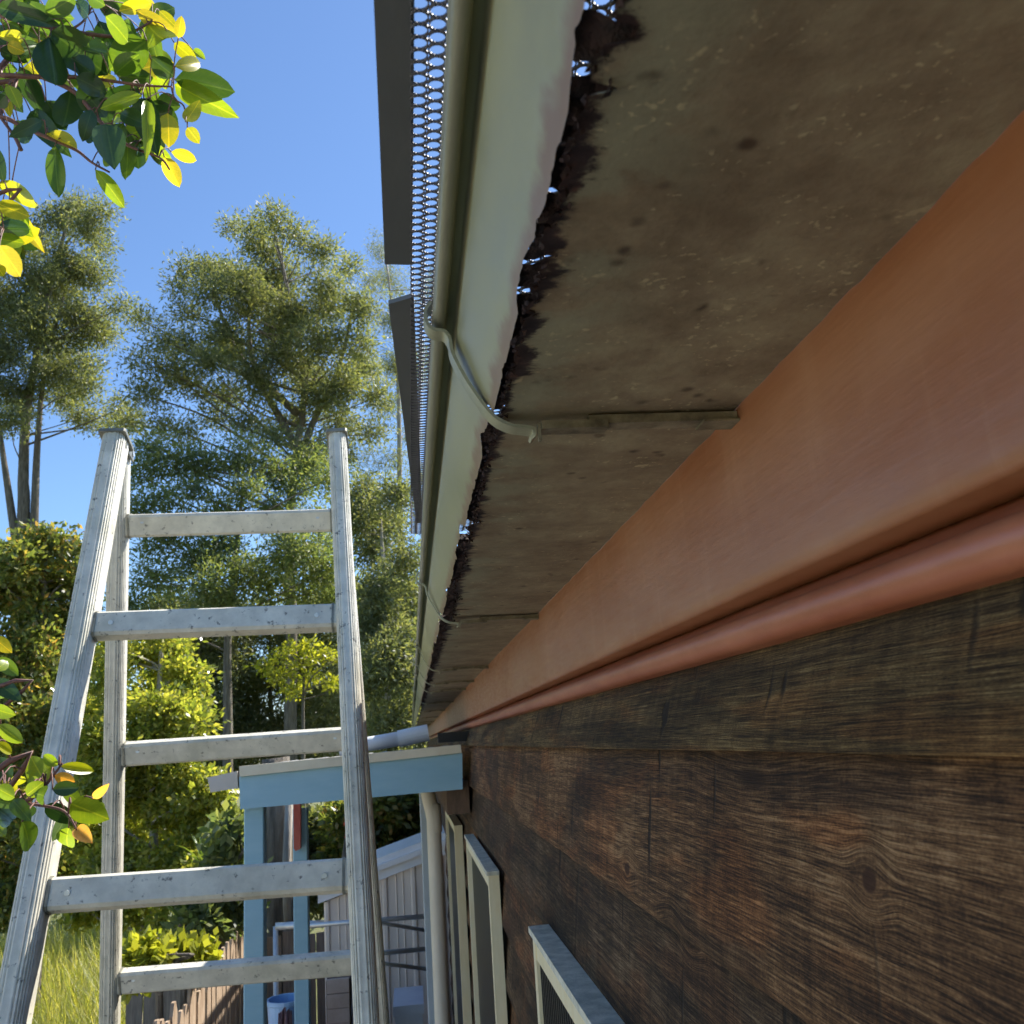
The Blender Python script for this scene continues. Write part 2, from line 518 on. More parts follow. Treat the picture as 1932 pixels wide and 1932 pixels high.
M['screen'] = mottled("black_fly_screen", (0.010, 0.010, 0.011), (0.022, 0.022, 0.024), 200, (1, 1, 1), 0.7, 0.0, 0.3, 0.001)
M['glass'] = NT("dark_window_glass").set((0.015, 0.014, 0.013), 0.35, 0, 0.15)
M['darkwood'] = mottled("brown_ledger_timber", (0.07, 0.042, 0.026), (0.15, 0.09, 0.055), 12, (3, 3, 1), 0.8, 0.0, 0.4, 0.003)
M['black'] = NT("black_plastic").set((0.012, 0.012, 0.013), 0.5)
M['greige'] = mottled("greige_gutter_paint", (0.46, 0.43, 0.40), (0.54, 0.50, 0.46), 8, (1, 1, 1), 0.45)
M['redpost'] = mottled("faded_red_paint", (0.40, 0.075, 0.055), (0.52, 0.13, 0.09), 14, (1, 1, .5), 0.6)
M['shed'] = mottled("beige_shed_steel", (0.76, 0.64, 0.53), (0.82, 0.71, 0.60), 4, (1, 1, 1), 0.5, 0.0, 0.0)
M['paling'] = mottled("weathered_paling", (0.28, 0.19, 0.12), (0.48, 0.36, 0.25), 14, (2, 6, .5), 0.85, 0.0, 0.5, 0.004, rand=9.0)
M['greypaling'] = mottled("grey_fence_timber", (0.16, 0.135, 0.11), (0.28, 0.24, 0.20), 12, (6, 2, .5), 0.85, 0.0, 0.5, 0.004, rand=9.0)
M['galv'] = mottled("galvanised_tube", (0.50, 0.53, 0.54), (0.64, 0.66, 0.66), 20, (1, 1, 1), 0.4, 0.5, 0.0)
M['cloth'] = mottled("lavender_cloth", (0.50, 0.49, 0.66), (0.62, 0.61, 0.76), 12, (3, 3, .6), 0.9)
M['blueplastic'] = mottled("blue_plastic", (0.30, 0.50, 0.76), (0.36, 0.56, 0.80), 6, (1, 1, 1), 0.35, 0, 0)
M['pinkish'] = mottled("dusty_pink_cloth", (0.46, 0.30, 0.32), (0.56, 0.38, 0.38), 12, (1, 1, 1), 0.85)
M['pinktimber'] = mottled("pinkish_timber", (0.50, 0.36, 0.28), (0.62, 0.47, 0.38), 12, (1, 4, 1), 0.8)
M['whitebox'] = mottled("white_plastic_box", (0.62, 0.64, 0.70), (0.72, 0.74, 0.78), 6, (1, 1, 1), 0.4, 0, 0)
M['bark'] = mottled("grey_bark", (0.10, 0.085, 0.065), (0.26, 0.225, 0.18), 7, (3, 3, .5), 0.9, 0.0, 0.8, 0.03)
M['palebark'] = mottled("pale_bark", (0.26, 0.23, 0.19), (0.46, 0.42, 0.36), 7, (3, 3, .5), 0.9, 0.0, 0.5, 0.02)
M['twig'] = mottled("reddish_twig", (0.10, 0.045, 0.035), (0.24, 0.105, 0.075), 60, (1, 1, 1), 0.6)
M['soil'] = mottled("bare_soil", (0.10, 0.075, 0.05), (0.19, 0.15, 0.10), 3, (1, 1, 1), 0.95, 0, 0.5, 0.03)
M['concrete'] = mottled("bounce_path_concrete", (0.40, 0.38, 0.34), (0.52, 0.50, 0.46), 3, (1, 1, 1), 0.9, 0, 0.2, 0.004)

# foliage: small far leaves; olive, mid and dark ranges greyed to paint in haze
M['fol_pine'] = leaf_mat("olive_foliage", [(0, (0.092, 0.116, 0.072)), (0.5, (0.150, 0.175, 0.104)), (1, (0.235, 0.240, 0.142))], 0.5, 0.50)
M['fol_mid'] = leaf_mat("mid_green_foliage", [(0, (0.085, 0.122, 0.065)), (0.5, (0.140, 0.182, 0.088)), (1, (0.215, 0.235, 0.112))], 0.5, 0.50)
M['fol_dark'] = leaf_mat("dark_green_foliage", [(0, (0.070, 0.092, 0.050)), (0.6, (0.125, 0.150, 0.075)), (1, (0.190, 0.200, 0.100))], 0.5, 0.48)
M['fol_grey'] = leaf_mat("grey_green_foliage", [(0, (0.12, 0.14, 0.08)), (0.6, (0.17, 0.19, 0.11)), (1, (0.23, 0.24, 0.13))], 0.55, 0.4)
M['fol_bush'] = leaf_mat("glossy_bush_foliage", [(0, (0.080, 0.115, 0.042)), (0.55, (0.155, 0.190, 0.065)), (0.86, (0.26, 0.26, 0.085)), (1, (0.38, 0.23, 0.09))], 0.28, 0.52)
M['fol_lime'] = leaf_mat("lime_bush_foliage", [(0, (0.130, 0.175, 0.040)), (0.5, (0.250, 0.285, 0.068)), (1, (0.40, 0.38, 0.105))], 0.28, 0.55)
M['fol_yellow'] = leaf_mat("yellow_green_foliage", [(0, (0.20, 0.24, 0.035)), (1, (0.36, 0.36, 0.06))], 0.4, 0.5)
M['grass'] = leaf_mat("long_sunlit_grass", [(0, (0.16, 0.20, 0.045)), (0.6, (0.30, 0.31, 0.08)), (1, (0.46, 0.42, 0.17))], 0.5, 0.45)
M['frond'] = leaf_mat("strappy_leaf", [(0, (0.06, 0.11, 0.028)), (1, (0.14, 0.20, 0.05))], 0.35, 0.4, per='object')
# near leaves: one colour range for each age of leaf
M['lf_dark'] = leaf_mat("old_glossy_leaf", [(0, (0.022, 0.058, 0.018)), (1, (0.045, 0.090, 0.028))], 0.24, 0.30, per='object')
M['lf_mid'] = leaf_mat("green_leaf", [(0, (0.060, 0.120, 0.018)), (1, (0.095, 0.165, 0.024))], 0.26, 0.45, per='object')
M['lf_lime'] = leaf_mat("lime_leaf", [(0, (0.150, 0.230, 0.020)), (1, (0.21, 0.29, 0.026))], 0.28, 0.50, per='object')
M['lf_yel'] = leaf_mat("young_yellow_leaf", [(0, (0.26, 0.29, 0.018)), (0.6, (0.36, 0.34, 0.025)), (1, (0.46, 0.38, 0.05))], 0.3, 0.48, per='object')
M['lf_org'] = leaf_mat("young_orange_leaf", [(0, (0.52, 0.27, 0.05)), (1, (0.58, 0.34, 0.09))], 0.3, 0.50, per='object')


def G(x, y, z): return (x, y, z + H)


# ================================================================== SETTING
g = MB()
n = 40
S = 300.0
for i in range(1):
    g.quad((-S, -S, 0), (S, -S, 0), (S, S, 0), (-S, S, 0))
tg = NT("rough_lawn")
vg = tg.coords()
cg = tg.ramp(tg.noise(vg, 0.9, 8, 0.65), [(0.35, (0.13, 0.115, 0.055)), (0.52, (0.155, 0.17, 0.055)), (0.68, (0.235, 0.225, 0.095))])
tg.bump(tg.noise(vg, 9, 6, 0.7), 0.8, 0.08)
tg.set(cg, 0.95)
ground = g.build("ground", tg.m); tag(ground, kind='structure')
p = MB(); p.box((-0.95, -3, 0.004), (0.165, 11.2, 0.05)); tag(p.build("path", M['concrete']), kind='structure')  # unseen concrete strip added to bounce light up the wall
M['bounce_paving'] = mottled("warm_bounce_concrete", (0.50, 0.44, 0.36), (0.62, 0.56, 0.47), 2, (1, 1, 1), 0.9, 0, 0.2, 0.004)
p = MB(); p.box((-9.0, -9, 0.004), (-1.5, 5.6, 0.045)); tag(p.build("bounce_slab", M['bounce_paving']), kind='structure')  # unseen pale slab added to reflect sunlight onto the shaded gutter and wall

# ================================================================== HOUSE
XF = 0.1688     # fascia face
XW = 0.1795      # weatherboard face
Y0, Y1 = -1.2, 10.3
house = thing("timber_house", (2.2, 4.5, 0), "dark rough timber house wall with orange fascia and rusted gutter along the right side", "house")

# weatherboards: one mesh, lapped, slightly uneven
EXP = 0.117
def board_mesh():
    mb = MB(); ys = [Y0]
    y = Y0
    while y < Y1:
        y += 0.035 if y < 1.6 else (0.10 if y < 4 else 0.4)
        ys.append(min(y, Y1))
    zs = [0.0, 0.002, 0.006, 0.02, 0.045, 0.07, 0.095, 0.128]
    rings = []
    for y in ys:
        r = [(0.030, y, 0.0)]
        for z in zs:
            t = 1 - z/0.128
            x = -0.0160*t + 0.0040
            x += 0.0012*fbm(y*7+z*40, 3) + 0.0008*vnoise(y*23+z*11, 8)
            if z < 0.004: x += 0.0022*(0.004-z)/0.004
            r.append((x, y, z + 0.0016*fbm(y*5, 5) * (1 if z < 0.01 else 0)))
        r.append((0.030, y, 0.128))
        rings.append(r)
    mb.loft(rings, caps=True)
    me = mb.mesh("weatherboard", M['timber'], True)
    try: me.set_sharp_from_angle(angle=math.radians(35))
    except Exception: pass
    return me
bm_board = board_mesh()
tops = -0.0145
k = 0
z = tops - 0.0
levels = [tops + EXP*0 ] + [tops - EXP*i for i in range(1, 23)]
_b = put("weatherboard", bm_board, house, Matrix.Translation((XW, 0, H + tops)) @ Matrix.Scale(0.40, 4, (0, 0, 1)))
_b.color = (0.80, 0.86, 0.70, 1)
TINTS = [(0.92, 0.80, 0.70, 1), (0.50, 0.50, 0.52, 1), (0.85, 0.74, 0.68, 1), (0.62, 0.62, 0.62, 1), (1.0, 0.9, 0.8, 1)]
for _i, zz in enumerate(levels[1:]):
    if H + zz < 0.12: break
    _b = put("weatherboard", bm_board, house, Matrix.Translation((XW, 0, H + zz)))
    _b.color = TINTS[_i % 5]
# framing behind the boards, so no light leaks through
MB().box(G(XW + 0.034, Y0, -2.6), G(4.6, Y1, 0.12)).build("wall_core", M['darkwood'], house)

# fascia with rounded lower edge, then a quad mould under it
prof = [(XF, 0.235), (XF, 0.085), (XF - 0.0003, 0.0700), (XF + 0.0002, 0.0655), (XF + 0.0012, 0.0636), (XF + 0.0032, 0.0628), (XF + 0.03, 0.0628), (XF + 0.03, 0.235)]
ysf = [Y0 + (Y1 - Y0)*i/80 for i in range(81)]
fb = MB(); fb.loft([[G(x + 0.0003*fbm(y*1.2, 2), y, z) for x, z in prof] for y in ysf], caps=True)
fascia = fb.build("fascia_board", M['fascia'], house, auto=50)
fascia['label'] = "burnt orange painted fascia board above the timber wall"
mp = [(XF + 0.036, 0.0622), (XF + 0.022, 0.0622), (XF + 0.0175, 0.0592), (XF + 0.0140, 0.0560)]
cx, cz, R_ = XF + 0.0080, 0.0452, 0.0082
for i in range(13):
    a = math.radians(78 + 200*i/12)
    mp.append((cx + R_*math.cos(a), cz + R_*math.sin(a)))
mp += [(XF + 0.034, 0.0355)]
mb = MB(); mb.loft([[G(x, y, z) for x, z in mp] for y in ysf], caps=True)
mb.build("quad_moulding", M['red'], house, auto=40)

# roof sheet over the back of the gutter
rb = MB(); rows = []
for i in range(0, 361):
    y = Y0 + (Y1 - Y0)*i/360
    c = 0.008*math.sin(2*math.pi*y/0.076*0.5)
    rows.append([G(0.118, y, 0.236 + c), G(2.2, y, 0.80 + c), G(4.6, y, 0.236 + c)])
rb.loft(rows, closed=False)
rb.build("roof", M['roof'], house)

# gutter: pale front with rolled lip, eaten lower edge
GZ = 0.153; GX = 0.046
GYE = 10.25
def yaxis():
    ys = [0.08]
    while ys[-1] < GYE:
        y = ys[-1]
        ys.append(y + (0.0012 if y < 0.6 else 0.0025 if y < 1.3 else 0.006 if y < 2.6 else 0.03))
    return ys
YS = yaxis()
light_holes = [(0.172, 0.0042, 0.0110), (0.1905, 0.0026, 0.0100), (0.2440, 0.0016, 0.0050), (0.2690, 0.0022, 0.0065), (0.2860, 0.0026, 0.0045), (0.3140, 0.0030, 0.0045), (0.425, 0.0045, 0.005), (0.690, 0.026, 0.0038), (1.17, .010, .0025)]
def eat_bottom(y):
    e = (0.0012 + 0.0042*max(0.0, fbm(y*55, 1)) + 0.0065*max(0.0, fbm(y*14, 4)) + 0.0016*max(0, vnoise(y*420, 6)))*(1.0 + 1.1*min(1.0, max(0.0, (y - 0.45)/0.5)))
    for c, w, d in light_holes:
        t = abs(y - c)/w
        if t < 1: e = max(e, d*(1 - t**3) + 0.0012*vnoise(y*700, 9))
    return e
def eat_front(y):
    e = (0.0004 + 0.0050*max(0.0, fbm(y*17, 21)) + 0.0018*max(0, fbm(y*90, 22)))*(1.0 + 0.6*min(1.0, max(0.0, (y - 0.4)/0.5)))
    for c, w, d in light_holes[-3:]:
        t = abs(y - c)/w
        if t < 1: e = max(e, 0.0062*(1 - t**2) + 0.0010*vnoise(y*500, 19))
    return e
fp = [(0.0377, 0.171), (0.0332, 0.1835), (0.0305, 0.192), (0.0302, 0.1955), (0.0312, 0.2000), (0.0314, 0.2075), (0.0300, 0.2112), (0.0225, 0.2122)]
gf = MB(); rows = []
for y in YS:
    e = eat_front(y)
    r = [G(GX - e*0.47, y, GZ + e), G(GX - (e+.0012)*0.47, y, GZ + e + .0012), G(GX - max(.009, e+.003)*0.47, y, GZ + max(.009, e+.003))]
    r += [G(x, y, z) for x, z in fp]
    rows.append(r)
gf.loft(rows, closed=False)
gutter = gf.build("gutter", M['gface'], house, smooth=True)
gutter['label'] = "pale green gutter front with a rusted lower edge"
bd = MB(); rows = []
for i in range(161):
    y = 0.05 + (GYE - 0.05)*(i/160)**1.6
    rows.append([G(0.0224 + 0.0037*math.cos(2*math.pi*j/14), y, 0.2062 + 0.0050*math.sin(2*math.pi*j/14)) for j in range(14)])
bd.loft(rows, caps=True); bd.build("rolled_lip", M['bead'], gutter, smooth=True)
gb = MB(); rows = []
for y in YS:
    e = eat_bottom(y)
    xs = [GX + e, GX + e + 0.003, 0.062, 0.085, 0.12, XF - 0.0004]
    sag = 0.0006*fbm(y*9, 31)
    rows.append([G(x, y, GZ + sag + 0.0006*vnoise(x*160 + y*90, 12) - (0.0009 if i_ == 0 else 0)) for i_, x in enumerate(xs)])
gb.loft(rows, closed=False)
gbo = gb.build("gutter_bottom", M['gbot'], gutter, smooth=True)
gbo['label'] = "flaking brown underside of the gutter, rusted through along its front edge"
# rust flakes hanging on the eaten edge
fl = []
y = 0.12
while y < 3.2:
    e = eat_bottom(y)
    for q in range(2):
        s = rnd.uniform(0.0006, 0.0022)
        c = np.array(G(GX + e + rnd.uniform(-0.0012, 0.0022), y + rnd.uniform(-.001, .001), GZ - rnd.uniform(0, 0.0014)))
        a = rng.normal(size=3); a /= np.linalg.norm(a); b = rng.normal(size=3); b -= a*a.dot(b); b /= np.linalg.norm(b)
        fl.append([c - a*s, c - b*s*0.6, c + a*s, c + b*s*0.6])
    y += 0.0030 if y < 0.7 else 0.0045
fo = put("rust_flakes", fast_mesh("rust_flakes", np.array(fl), 4, M['rust']), gutter); fo['kind'] = 'stuff'
# litter and rust scale sheet, added in the trough to block light through most holes
db = []
_ly = [0.08]
while _ly[-1] < 4.0: _ly.append(_ly[-1] + (0.0022 if _ly[-1] < 1.3 else 0.012))
_lx = [0.0485 + 0.0042*i for i in range(16)]
def lz(x, y): return max(GZ + 0.0012, GZ + 0.0050 + 0.004*fbm(y*60 + x*37, 51) + 0.003*vnoise(x*260 + y*31, 52) + 0.0022*vnoise(y*330 - x*170, 53))
for i in range(len(_ly) - 1):
    ya, yb = _ly[i], _ly[i+1]; ym = (ya + yb)/2
    near = any(abs(ym - c) < w*0.95 + 0.0008*vnoise(ym*400, 3) for c, w, d in light_holes)
    for j in range(len(_lx) - 1):
        if near and _lx[j] < 0.070: continue
        if j == 0:
            za_, zb_ = lz(_lx[0], ya), lz(_lx[0], yb)
            db.append([G(GX + 0.0004 - 0.47*(za_ - GZ), ya, za_), G(_lx[0], ya, za_), G(_lx[0], yb, zb_), G(GX + 0.0004 - 0.47*(zb_ - GZ), yb, zb_)])
        db.append([G(_lx[j], ya, lz(_lx[j], ya)), G(_lx[j+1], ya, lz(_lx[j+1], ya)), G(_lx[j+1], yb, lz(_lx[j+1], yb)), G(_lx[j], yb, lz(_lx[j], yb))])
lo = put("litter_light_block", fast_mesh("litter_light_block", np.array(db), 4, M['rust']), gutter); lo['kind'] = 'stuff'
# far stop end, then the straps
MB().box(G(0.020, GYE, 0.150), G(0.16, GYE + 0.004, 0.21)).build("stop_end", M['gface'], gutter)
SP = [(0.0640, 0.1400), (0.0662, 0.1420), (0.0655, 0.1455), (0.0600, 0.1468), (0.0540, 0.1480), (0.047, 0.1522), (0.0405, 0.1610), (0.0335, 0.1735), (0.0285, 0.1855), (0.0275, 0.1930), (0.0245, 0.1975), (0.0195, 0.1985), (0.0165, 0.2020), (0.0162, 0.2080), (0.0190, 0.2122)]
def strap_mesh():
    w = 0.0058; th = 0.0016
    mb = MB(); rings = []
    sp = [(p_.x, p_.z) for p_ in smooth_path([(x, 0, z) for x, z in SP], 4)]
    for k, (x, z) in enumerate(sp):
        a = sp[max(0, k-1)]; b = sp[min(len(sp)-1, k+1)]
        tx, tz = b[0]-a[0], b[1]-a[1]; L = math.hypot(tx, tz); nx, nz = -tz/L, tx/L
        ww = w*min(1.0, 0.55 + 0.06*k)
        rings.append([(x, -ww, z), (x, ww, z), (x + nx*th, ww, z + nz*th), (x + nx*th, -ww, z + nz*th)])
    mb.loft(rings, caps=True)
    me = mb.mesh("gutter_strap", M['strap'], True)
    try: me.set_sharp_from_angle(angle=math.radians(40))
    except Exception: pass
    return me
def bar_mesh():
    mb = MB()
    mb.box((0.0690, -0.0062, 0.1445), (0.1020, 0.0040, 0.1484))
    mb.box((0.0930, -0.0050, 0.1468), (XF - 0.0006, 0.0062, 0.1512))
    mb.box((0.1500, -0.0075, 0.1455), (XF - 0.0003, 0.0066, 0.1467))
    mb.box((0.0672, -0.0052, 0.1385), (0.0686, -0.0028, 0.1476))
    return mb.mesh("strap_bar", M['strapbar'])
sm = strap_mesh()
bm_ = bar_mesh()
for y in [0.428, 1.176, 1.97, 2.42, 2.78, 3.6, 4.5, 5.6, 6.7, 7.8, 9.0]:
    so = put("gutter_strap", sm, gutter, Matrix.Translation((0, y, H)))
    put("strap_bar", bm_, gutter, Matrix.Translation((0, y, H)))

# windows and door frames standing a little proud of the boards
def frame(y0, y1, zt, zb, xo, label, hood=None, screen=True, name="window"):
    w = MB(); m = 0.026
    root = MB().box(G(xo + 0.012, y0 + m, zb + m), G(XW - 0.0015, y1 - m, zt - m)).build(name, M['screen'] if screen else M['glass'], house)
    root['label'] = label
    MB().box(G(xo, y0, zb), G(XW - 0.0112, y0 + m, zt - 0.0006)).build("jamb", M['creamy'], root)
    MB().box(G(xo, y1 - m, zb), G(XW - 0.0112, y1, zt - 0.0006)).build("jamb", M['creamy'], root)
    MB().box(G(xo, y0 + m, zb), G(XW - 0.0112, y1 - m, zb + m)).build("sill", M['creamy'], root)
    MB().box(G(xo + 0.001, y0 + m, zt - m), G(XW - 0.0112, y1 - m, zt - 0.0006)).build("head", M['creamy'], root)
    if hood:
        MB().box(G(xo - 0.004, y0 - 0.006, zt), G(XW - 0.0112, y1 + 0.006, zt + 0.008)).build("hood", M['greyhood'], root)
    if screen:
        sl = MB()
        yy = y0 + m + 0.012
        while yy < y1 - m:
            sl.box(G(xo + 0.004, yy, zb + m), G(xo + 0.0118, yy + 0.006, zt - m)); yy += 0.016
        sl.build("mesh_screen", M['black'], root)
    return root
frame(-0.25, 1.275, -0.245, -1.45, 0.1455, "cream framed window with a grey hood, nearest the camera", hood=True)
frame(2.00, 2.80, -0.268, -1.60, 0.1465, "narrow cream framed window with a small grey hood", hood=True, screen=False)
d = frame(3.42, 4.30, -0.285, -2.40, 0.1395, "cream door frame under the blue awning", screen=False, name="door")

# downpipe beside the awning
dp = [at(806, 1478, 3.15), at(808, 1500, 3.15), at(816, 1535, 3.15), at(821, 1570, 3.15), at(822, 1640, 3.15)]
b0 = at(822, 1640, 3.15); dp.append(Vector((b0.x, b0.y, 0.06)))
mb = MB(); mb.tube(smooth_path(dp, 8), 0.0235, 14)
mb.build("downpipe", M['beige'], house, smooth=True)

# ================================================================== GUTTER GUARD (lies loose on the lip)
def perforated(y0, y1, x0, x1, z, pitch, mat, name, parent, lift=lambda y: 0.0):
    """strip with staggered holes, x1 > x0; real holes"""
    V = []
    nrow = max(1, round((x1 - x0)/ (pitch*1.0)))
    px = (x1 - x0)/nrow
    m = 14; 
    for r in range(nrow):
        off = 0.5*pitch*(r % 2)
        y = y0 - off
        cxr = x0 + (r + 0.5)*px
        while y < y1:
            cy = y + pitch/2
            hx, hy = px/2, pitch/2
            rx, ry = px*0.44, pitch*0.42
            outer = []; inner = []
            for j in range(m):
                a = 2*math.pi*j/m
                c, s = math.cos(a), math.sin(a)
                q = 1/max(abs(c)/hx, abs(s)/hy)
                outer.append((cxr + c*q, cy + s*q)); inner.append((cxr + c*rx, cy + s*ry))
            for j in range(m):
                a0, a1, b1, b0 = outer[j], outer[(j+1) % m], inner[(j+1) % m], inner[j]
                V.append([G(a0[0], a0[1], z + lift(a0[1])), G(a1[0], a1[1], z + lift(a1[1])), G(b1[0], b1[1], z + lift(b1[1])), G(b0[0], b0[1], z + lift(b0[1]))])
            y += pitch
    o = put(name, fast_mesh(name, np.array(V), 4, mat), parent)
    sol = o.modifiers.new("thickness", 'SOLIDIFY'); sol.thickness = 0.0007; sol.offset = 1
    return o
GUZ = 0.2135
def guard(y0, y1, pts, label, lift=0.0):
    t = thing("gutter_guard", (0.02, (y0+y1)/2, H + GUZ + lift), label, "gutter guard", "gutter guard strips lying on the gutter lip")
    perforated(y0, y1, 0.0082, 0.0196, GUZ + lift, 0.0054, M['mesh'], "mesh_strip", t)
    perforated(y0, y1, 0.0212, 0.1050, GUZ + lift + 0.0012, 0.0062, M['mesh'], "mesh_panel", t)
    # solid outer edge
    a = [Vector(p) for p in pts]
    mb = MB()
    lo_ = [p for p in a]; hi_ = [p + Vector((0, 0, 0.0022)) for p in a]
    n_ = len(a); i = len(mb.v); mb.v += [tuple(p) for p in lo_ + hi_]
    mb.f.append(tuple(range(n_))); mb.f.append(tuple(range(2*n_-1, n_-1, -1)))
    for k in range(n_): mb.f.append((k, n_ + k, n_ + (k+1) % n_, (k+1) % n_))
    mb.build("solid_edge", M['guard'], t)
    return t
zg = GUZ + 0.0004
g1 = [atz(700, -120, zg), atz(783, -120, zg), atz(778, 500, zg), atz(726, 499, zg)]
guard(0.10, 0.424, g1, "dark gutter guard strip with round holes along its edge, the nearer one at the top")
g2 = [atz(733, 574, zg), atz(781, 560, zg), atz(797, 985, zg), atz(786, 988, zg), atz(762, 800, zg)]
guard(0.4265, 0.95, g2, "dark perforated gutter guard strip narrowing away, the farther one below the gap")

# ================================================================== LADDER (A-frame trestle)
lt = at(430, 838, 1.85)
ladder = thing("trestle_ladder", (lt.x, 1.85, 0.05), "weathered aluminium A-frame trestle ladder standing beside the gutter", "ladder")
def line_to_ground(a, b, zg=0.055):
    a = Vector(a); b = Vector(b); t = (zg - a.z)/(b.z - a.z); return a + (b - a)*t
def stile(a, b, w, dpt, ridged=True):
    """Rounded, fluted section lofted from a (top) to b (foot)."""
    a = Vector(a); b = Vector(b); d = (b - a).normalized()
    s = Vector((1, 0, 0)); s = (s - d*s.dot(d)).normalized(); u = d.cross(s).normalized()
    N = 72; prof = []
    for j in range(N):
        t = 2*math.pi*j/N
        c, si = math.cos(t), math.sin(t)
        px = abs(c)**0.62*math.copysign(1, c)*w/2; py = abs(si)**0.62*math.copysign(1, si)*dpt/2
        k = 1.0 - (0.07 if (j % 3) < 1 and ridged else 0.0)
        prof.append((px*k, py*k))
    mb = MB(); nseg = 24
    mb.loft([[a + (b-a)*i/nseg + s*p_ + u*q for p_, q in prof] for i in range(nseg+1)], caps=True)
    return mb
FLt, FLb = at(219, 832, 1.84), at(21, 1932, 1.47)
FRt, FRb = at(637, 830, 1.84), at(692, 1932, 1.47)
BLt, BLb = at(226, 845, 1.90), at(207, 1932, 2.26)
BRt, BRb = at(636, 840, 1.90), at(722, 1932, 2.26)
FLb, FRb, BLb, BRb = [line_to_ground(t, b) for t, b in ((FLt, FLb), (FRt, FRb), (BLt, BLb), (BRt, BRb))]
for a, b, w, dd in ((FLt, FLb, 0.044, 0.060), (FRt, FRb, 0.036, 0.056), (BLt, BLb, 0.038, 0.052), (BRt, BRb, 0.030, 0.050)):
    so = stile(a, b, w, dd).build("stile", M['stile'], ladder, auto=60)
    d_ = (b - a).normalized()
    MB().bar(b - d_*0.03, b + d_*0.008, w*1.15, dd*1.15, up=(0, 1, 0)).build("foot", M['black'], so)
    if a in (FLt, FRt):
        MB().bar(a - d_*0.006, a + d_*0.0015, w*1.18, dd*1.1, up=(0, 1, 0), chamfer=0.003).build("end_cap", M['cap'], so)
def on_line(a, b, z):
    t = (z - a.z)/(b.z - a.z); return a + (b - a)*t
def ray_plane_section(px, py, a, b):
    """point of the section's line a-b that the photo shows at row py"""
    lo_, hi_ = 0.0, 1.0
    for _ in range(40):
        mid = (lo_+hi_)/2; q = a + (b-a)*mid
        v = CAM_R.transposed() @ (q - Vector((0, 0, H)))
        yy = 966 + v.y/v.z*F if False else 966 - (v.y/(-v.z))*F
        if yy < py: lo_ = mid
        else: hi_ = mid
    return a + (b-a)*lo_
def rung(A, B, ca, cb):
    mb = MB(); mb.bar(A, B, 0.031, 0.047, up=ca, chamfer=0.005)
    o = mb.build("rung", M['rung'], ladder, auto=25)
    A = Vector(A); B = Vector(B); dd_ = (B - A).normalized()
    for e_, sg in ((A, 1), (B, -1)):
        c_ = e_ + dd_*sg*0.0215
        MB().bar(c_, c_ + dd_*sg*0.004, 0.0345, 0.0505, up=ca, chamfer=0.006).build("weld_collar", M['cap'], o)
        MB().tube([c_ + dd_*sg*0.03 + Vector((0, -0.0145, 0.004)), c_ + dd_*sg*0.03 + Vector((0, -0.0175, 0.004))], 0.0042, 8).build("rivet", M['galv'], o)
    return o
def rungs(Lt, Lb, Rt, Rb, rows, front):
    dl = (Lb - Lt).normalized()
    pitch = None; last = None
    for yl, yr in rows:
        A = ray_plane_section(0, yl, Lt, Lb); B = ray_plane_section(0, yr, Rt, Rb)
        up = -dl
        rung(A, B, up, up)
        if last: pitch = (A - last[0], B - last[1])
        last = (A, B)
    A, B = last
    while True:
        A = A + pitch[0]; B = B + pitch[1]
        if min(A.z, B.z) < 0.2: break
        rung(A, B, -dl, None)
rungs(BLt, BLb, BRt, BRb, [(993, 981), (1424, 1392), (1853, 1812)], False)
rungs(FLt, FLb, FRt, FRb, [(1183, 1165), (1692, 1650)], True)
# hinge straps joining both halves at the top
for a, b in ((FLt, BLt), (FRt, BRt)):
    off = 0.021 if a is FLt else 0.019
    p0 = a + Vector((off, -0.012, -0.004)); p1 = b + Vector((off, 0.018, -0.012))
    h = MB(); h.bar(p0, p1, 0.004, 0.028, up=(0, 0, 1), chamfer=0.001)
    ho = h.build("hinge_plate", M['cap'], ladder)
    c = p1 + Vector((0, -0.012, 0))
    MB().tube([c, c + Vector((0.006, 0, 0))], 0.006, 8).build("rivet", M['galv'], ho)

# ================================================================== BLUE AWNING
YA = 2.86
aw0 = at(470, 1500, YA)
awning = thing("porch_awning", (aw0.x, YA, 0.05), "pale blue timber porch awning with posts against the house wall", "awning")
def beam_quad(c, thick):
    """c: four corners in order (left-bottom, right-bottom, right-top, left-top) at the near face; extruded away"""
    mb = MB(); o = Vector((0, thick, 0))
    mb.loft([[p for p in c], [p + o for p in c]], caps=True); return mb
beam_quad([at(453, 1527, YA), at(873, 1489, YA), at(872, 1421, YA), at(451, 1466, YA)], 0.032).build("fascia_board", M['blue'], awning)
beam_quad([at(452, 1465.5, YA-.012), at(871, 1420.5, YA-.012), at(869, 1405, YA-.012), at(451, 1446, YA-.012)], 0.06).build("barge_capping", M['cream'], awning)
pa, pb = at(452, 1448, YA+0.05), at(868, 1407, YA+0.05)
rf = MB(); rows = []
for i in range(61):
    t = i/60; x = pa.lerp(pb, t); c = 0.006*math.cos(t*math.pi*20)
    rows.append([(x.x, YA + 0.05, x.z - 0.006 + c), (x.x, 4.35, x.z - 0.006 + c)])
rf.loft(rows, closed=False); rf.build("roof_sheet", M['roof'], awning)
q0 = at(392, 1465, YA + 0.03); 
MB().loft([[at(391, 1467, YA+.03), at(397, 1495, YA+.03), at(449, 1487, YA+.03), at(447, 1455, YA+.03)],
           [p + Vector((0, 1.5, 0)) for p in (at(391, 1467, YA+.03), at(397, 1495, YA+.03), at(449, 1487, YA+.03), at(447, 1455, YA+.03))]], caps=True).build("awning_gutter", M['greige'], awning)
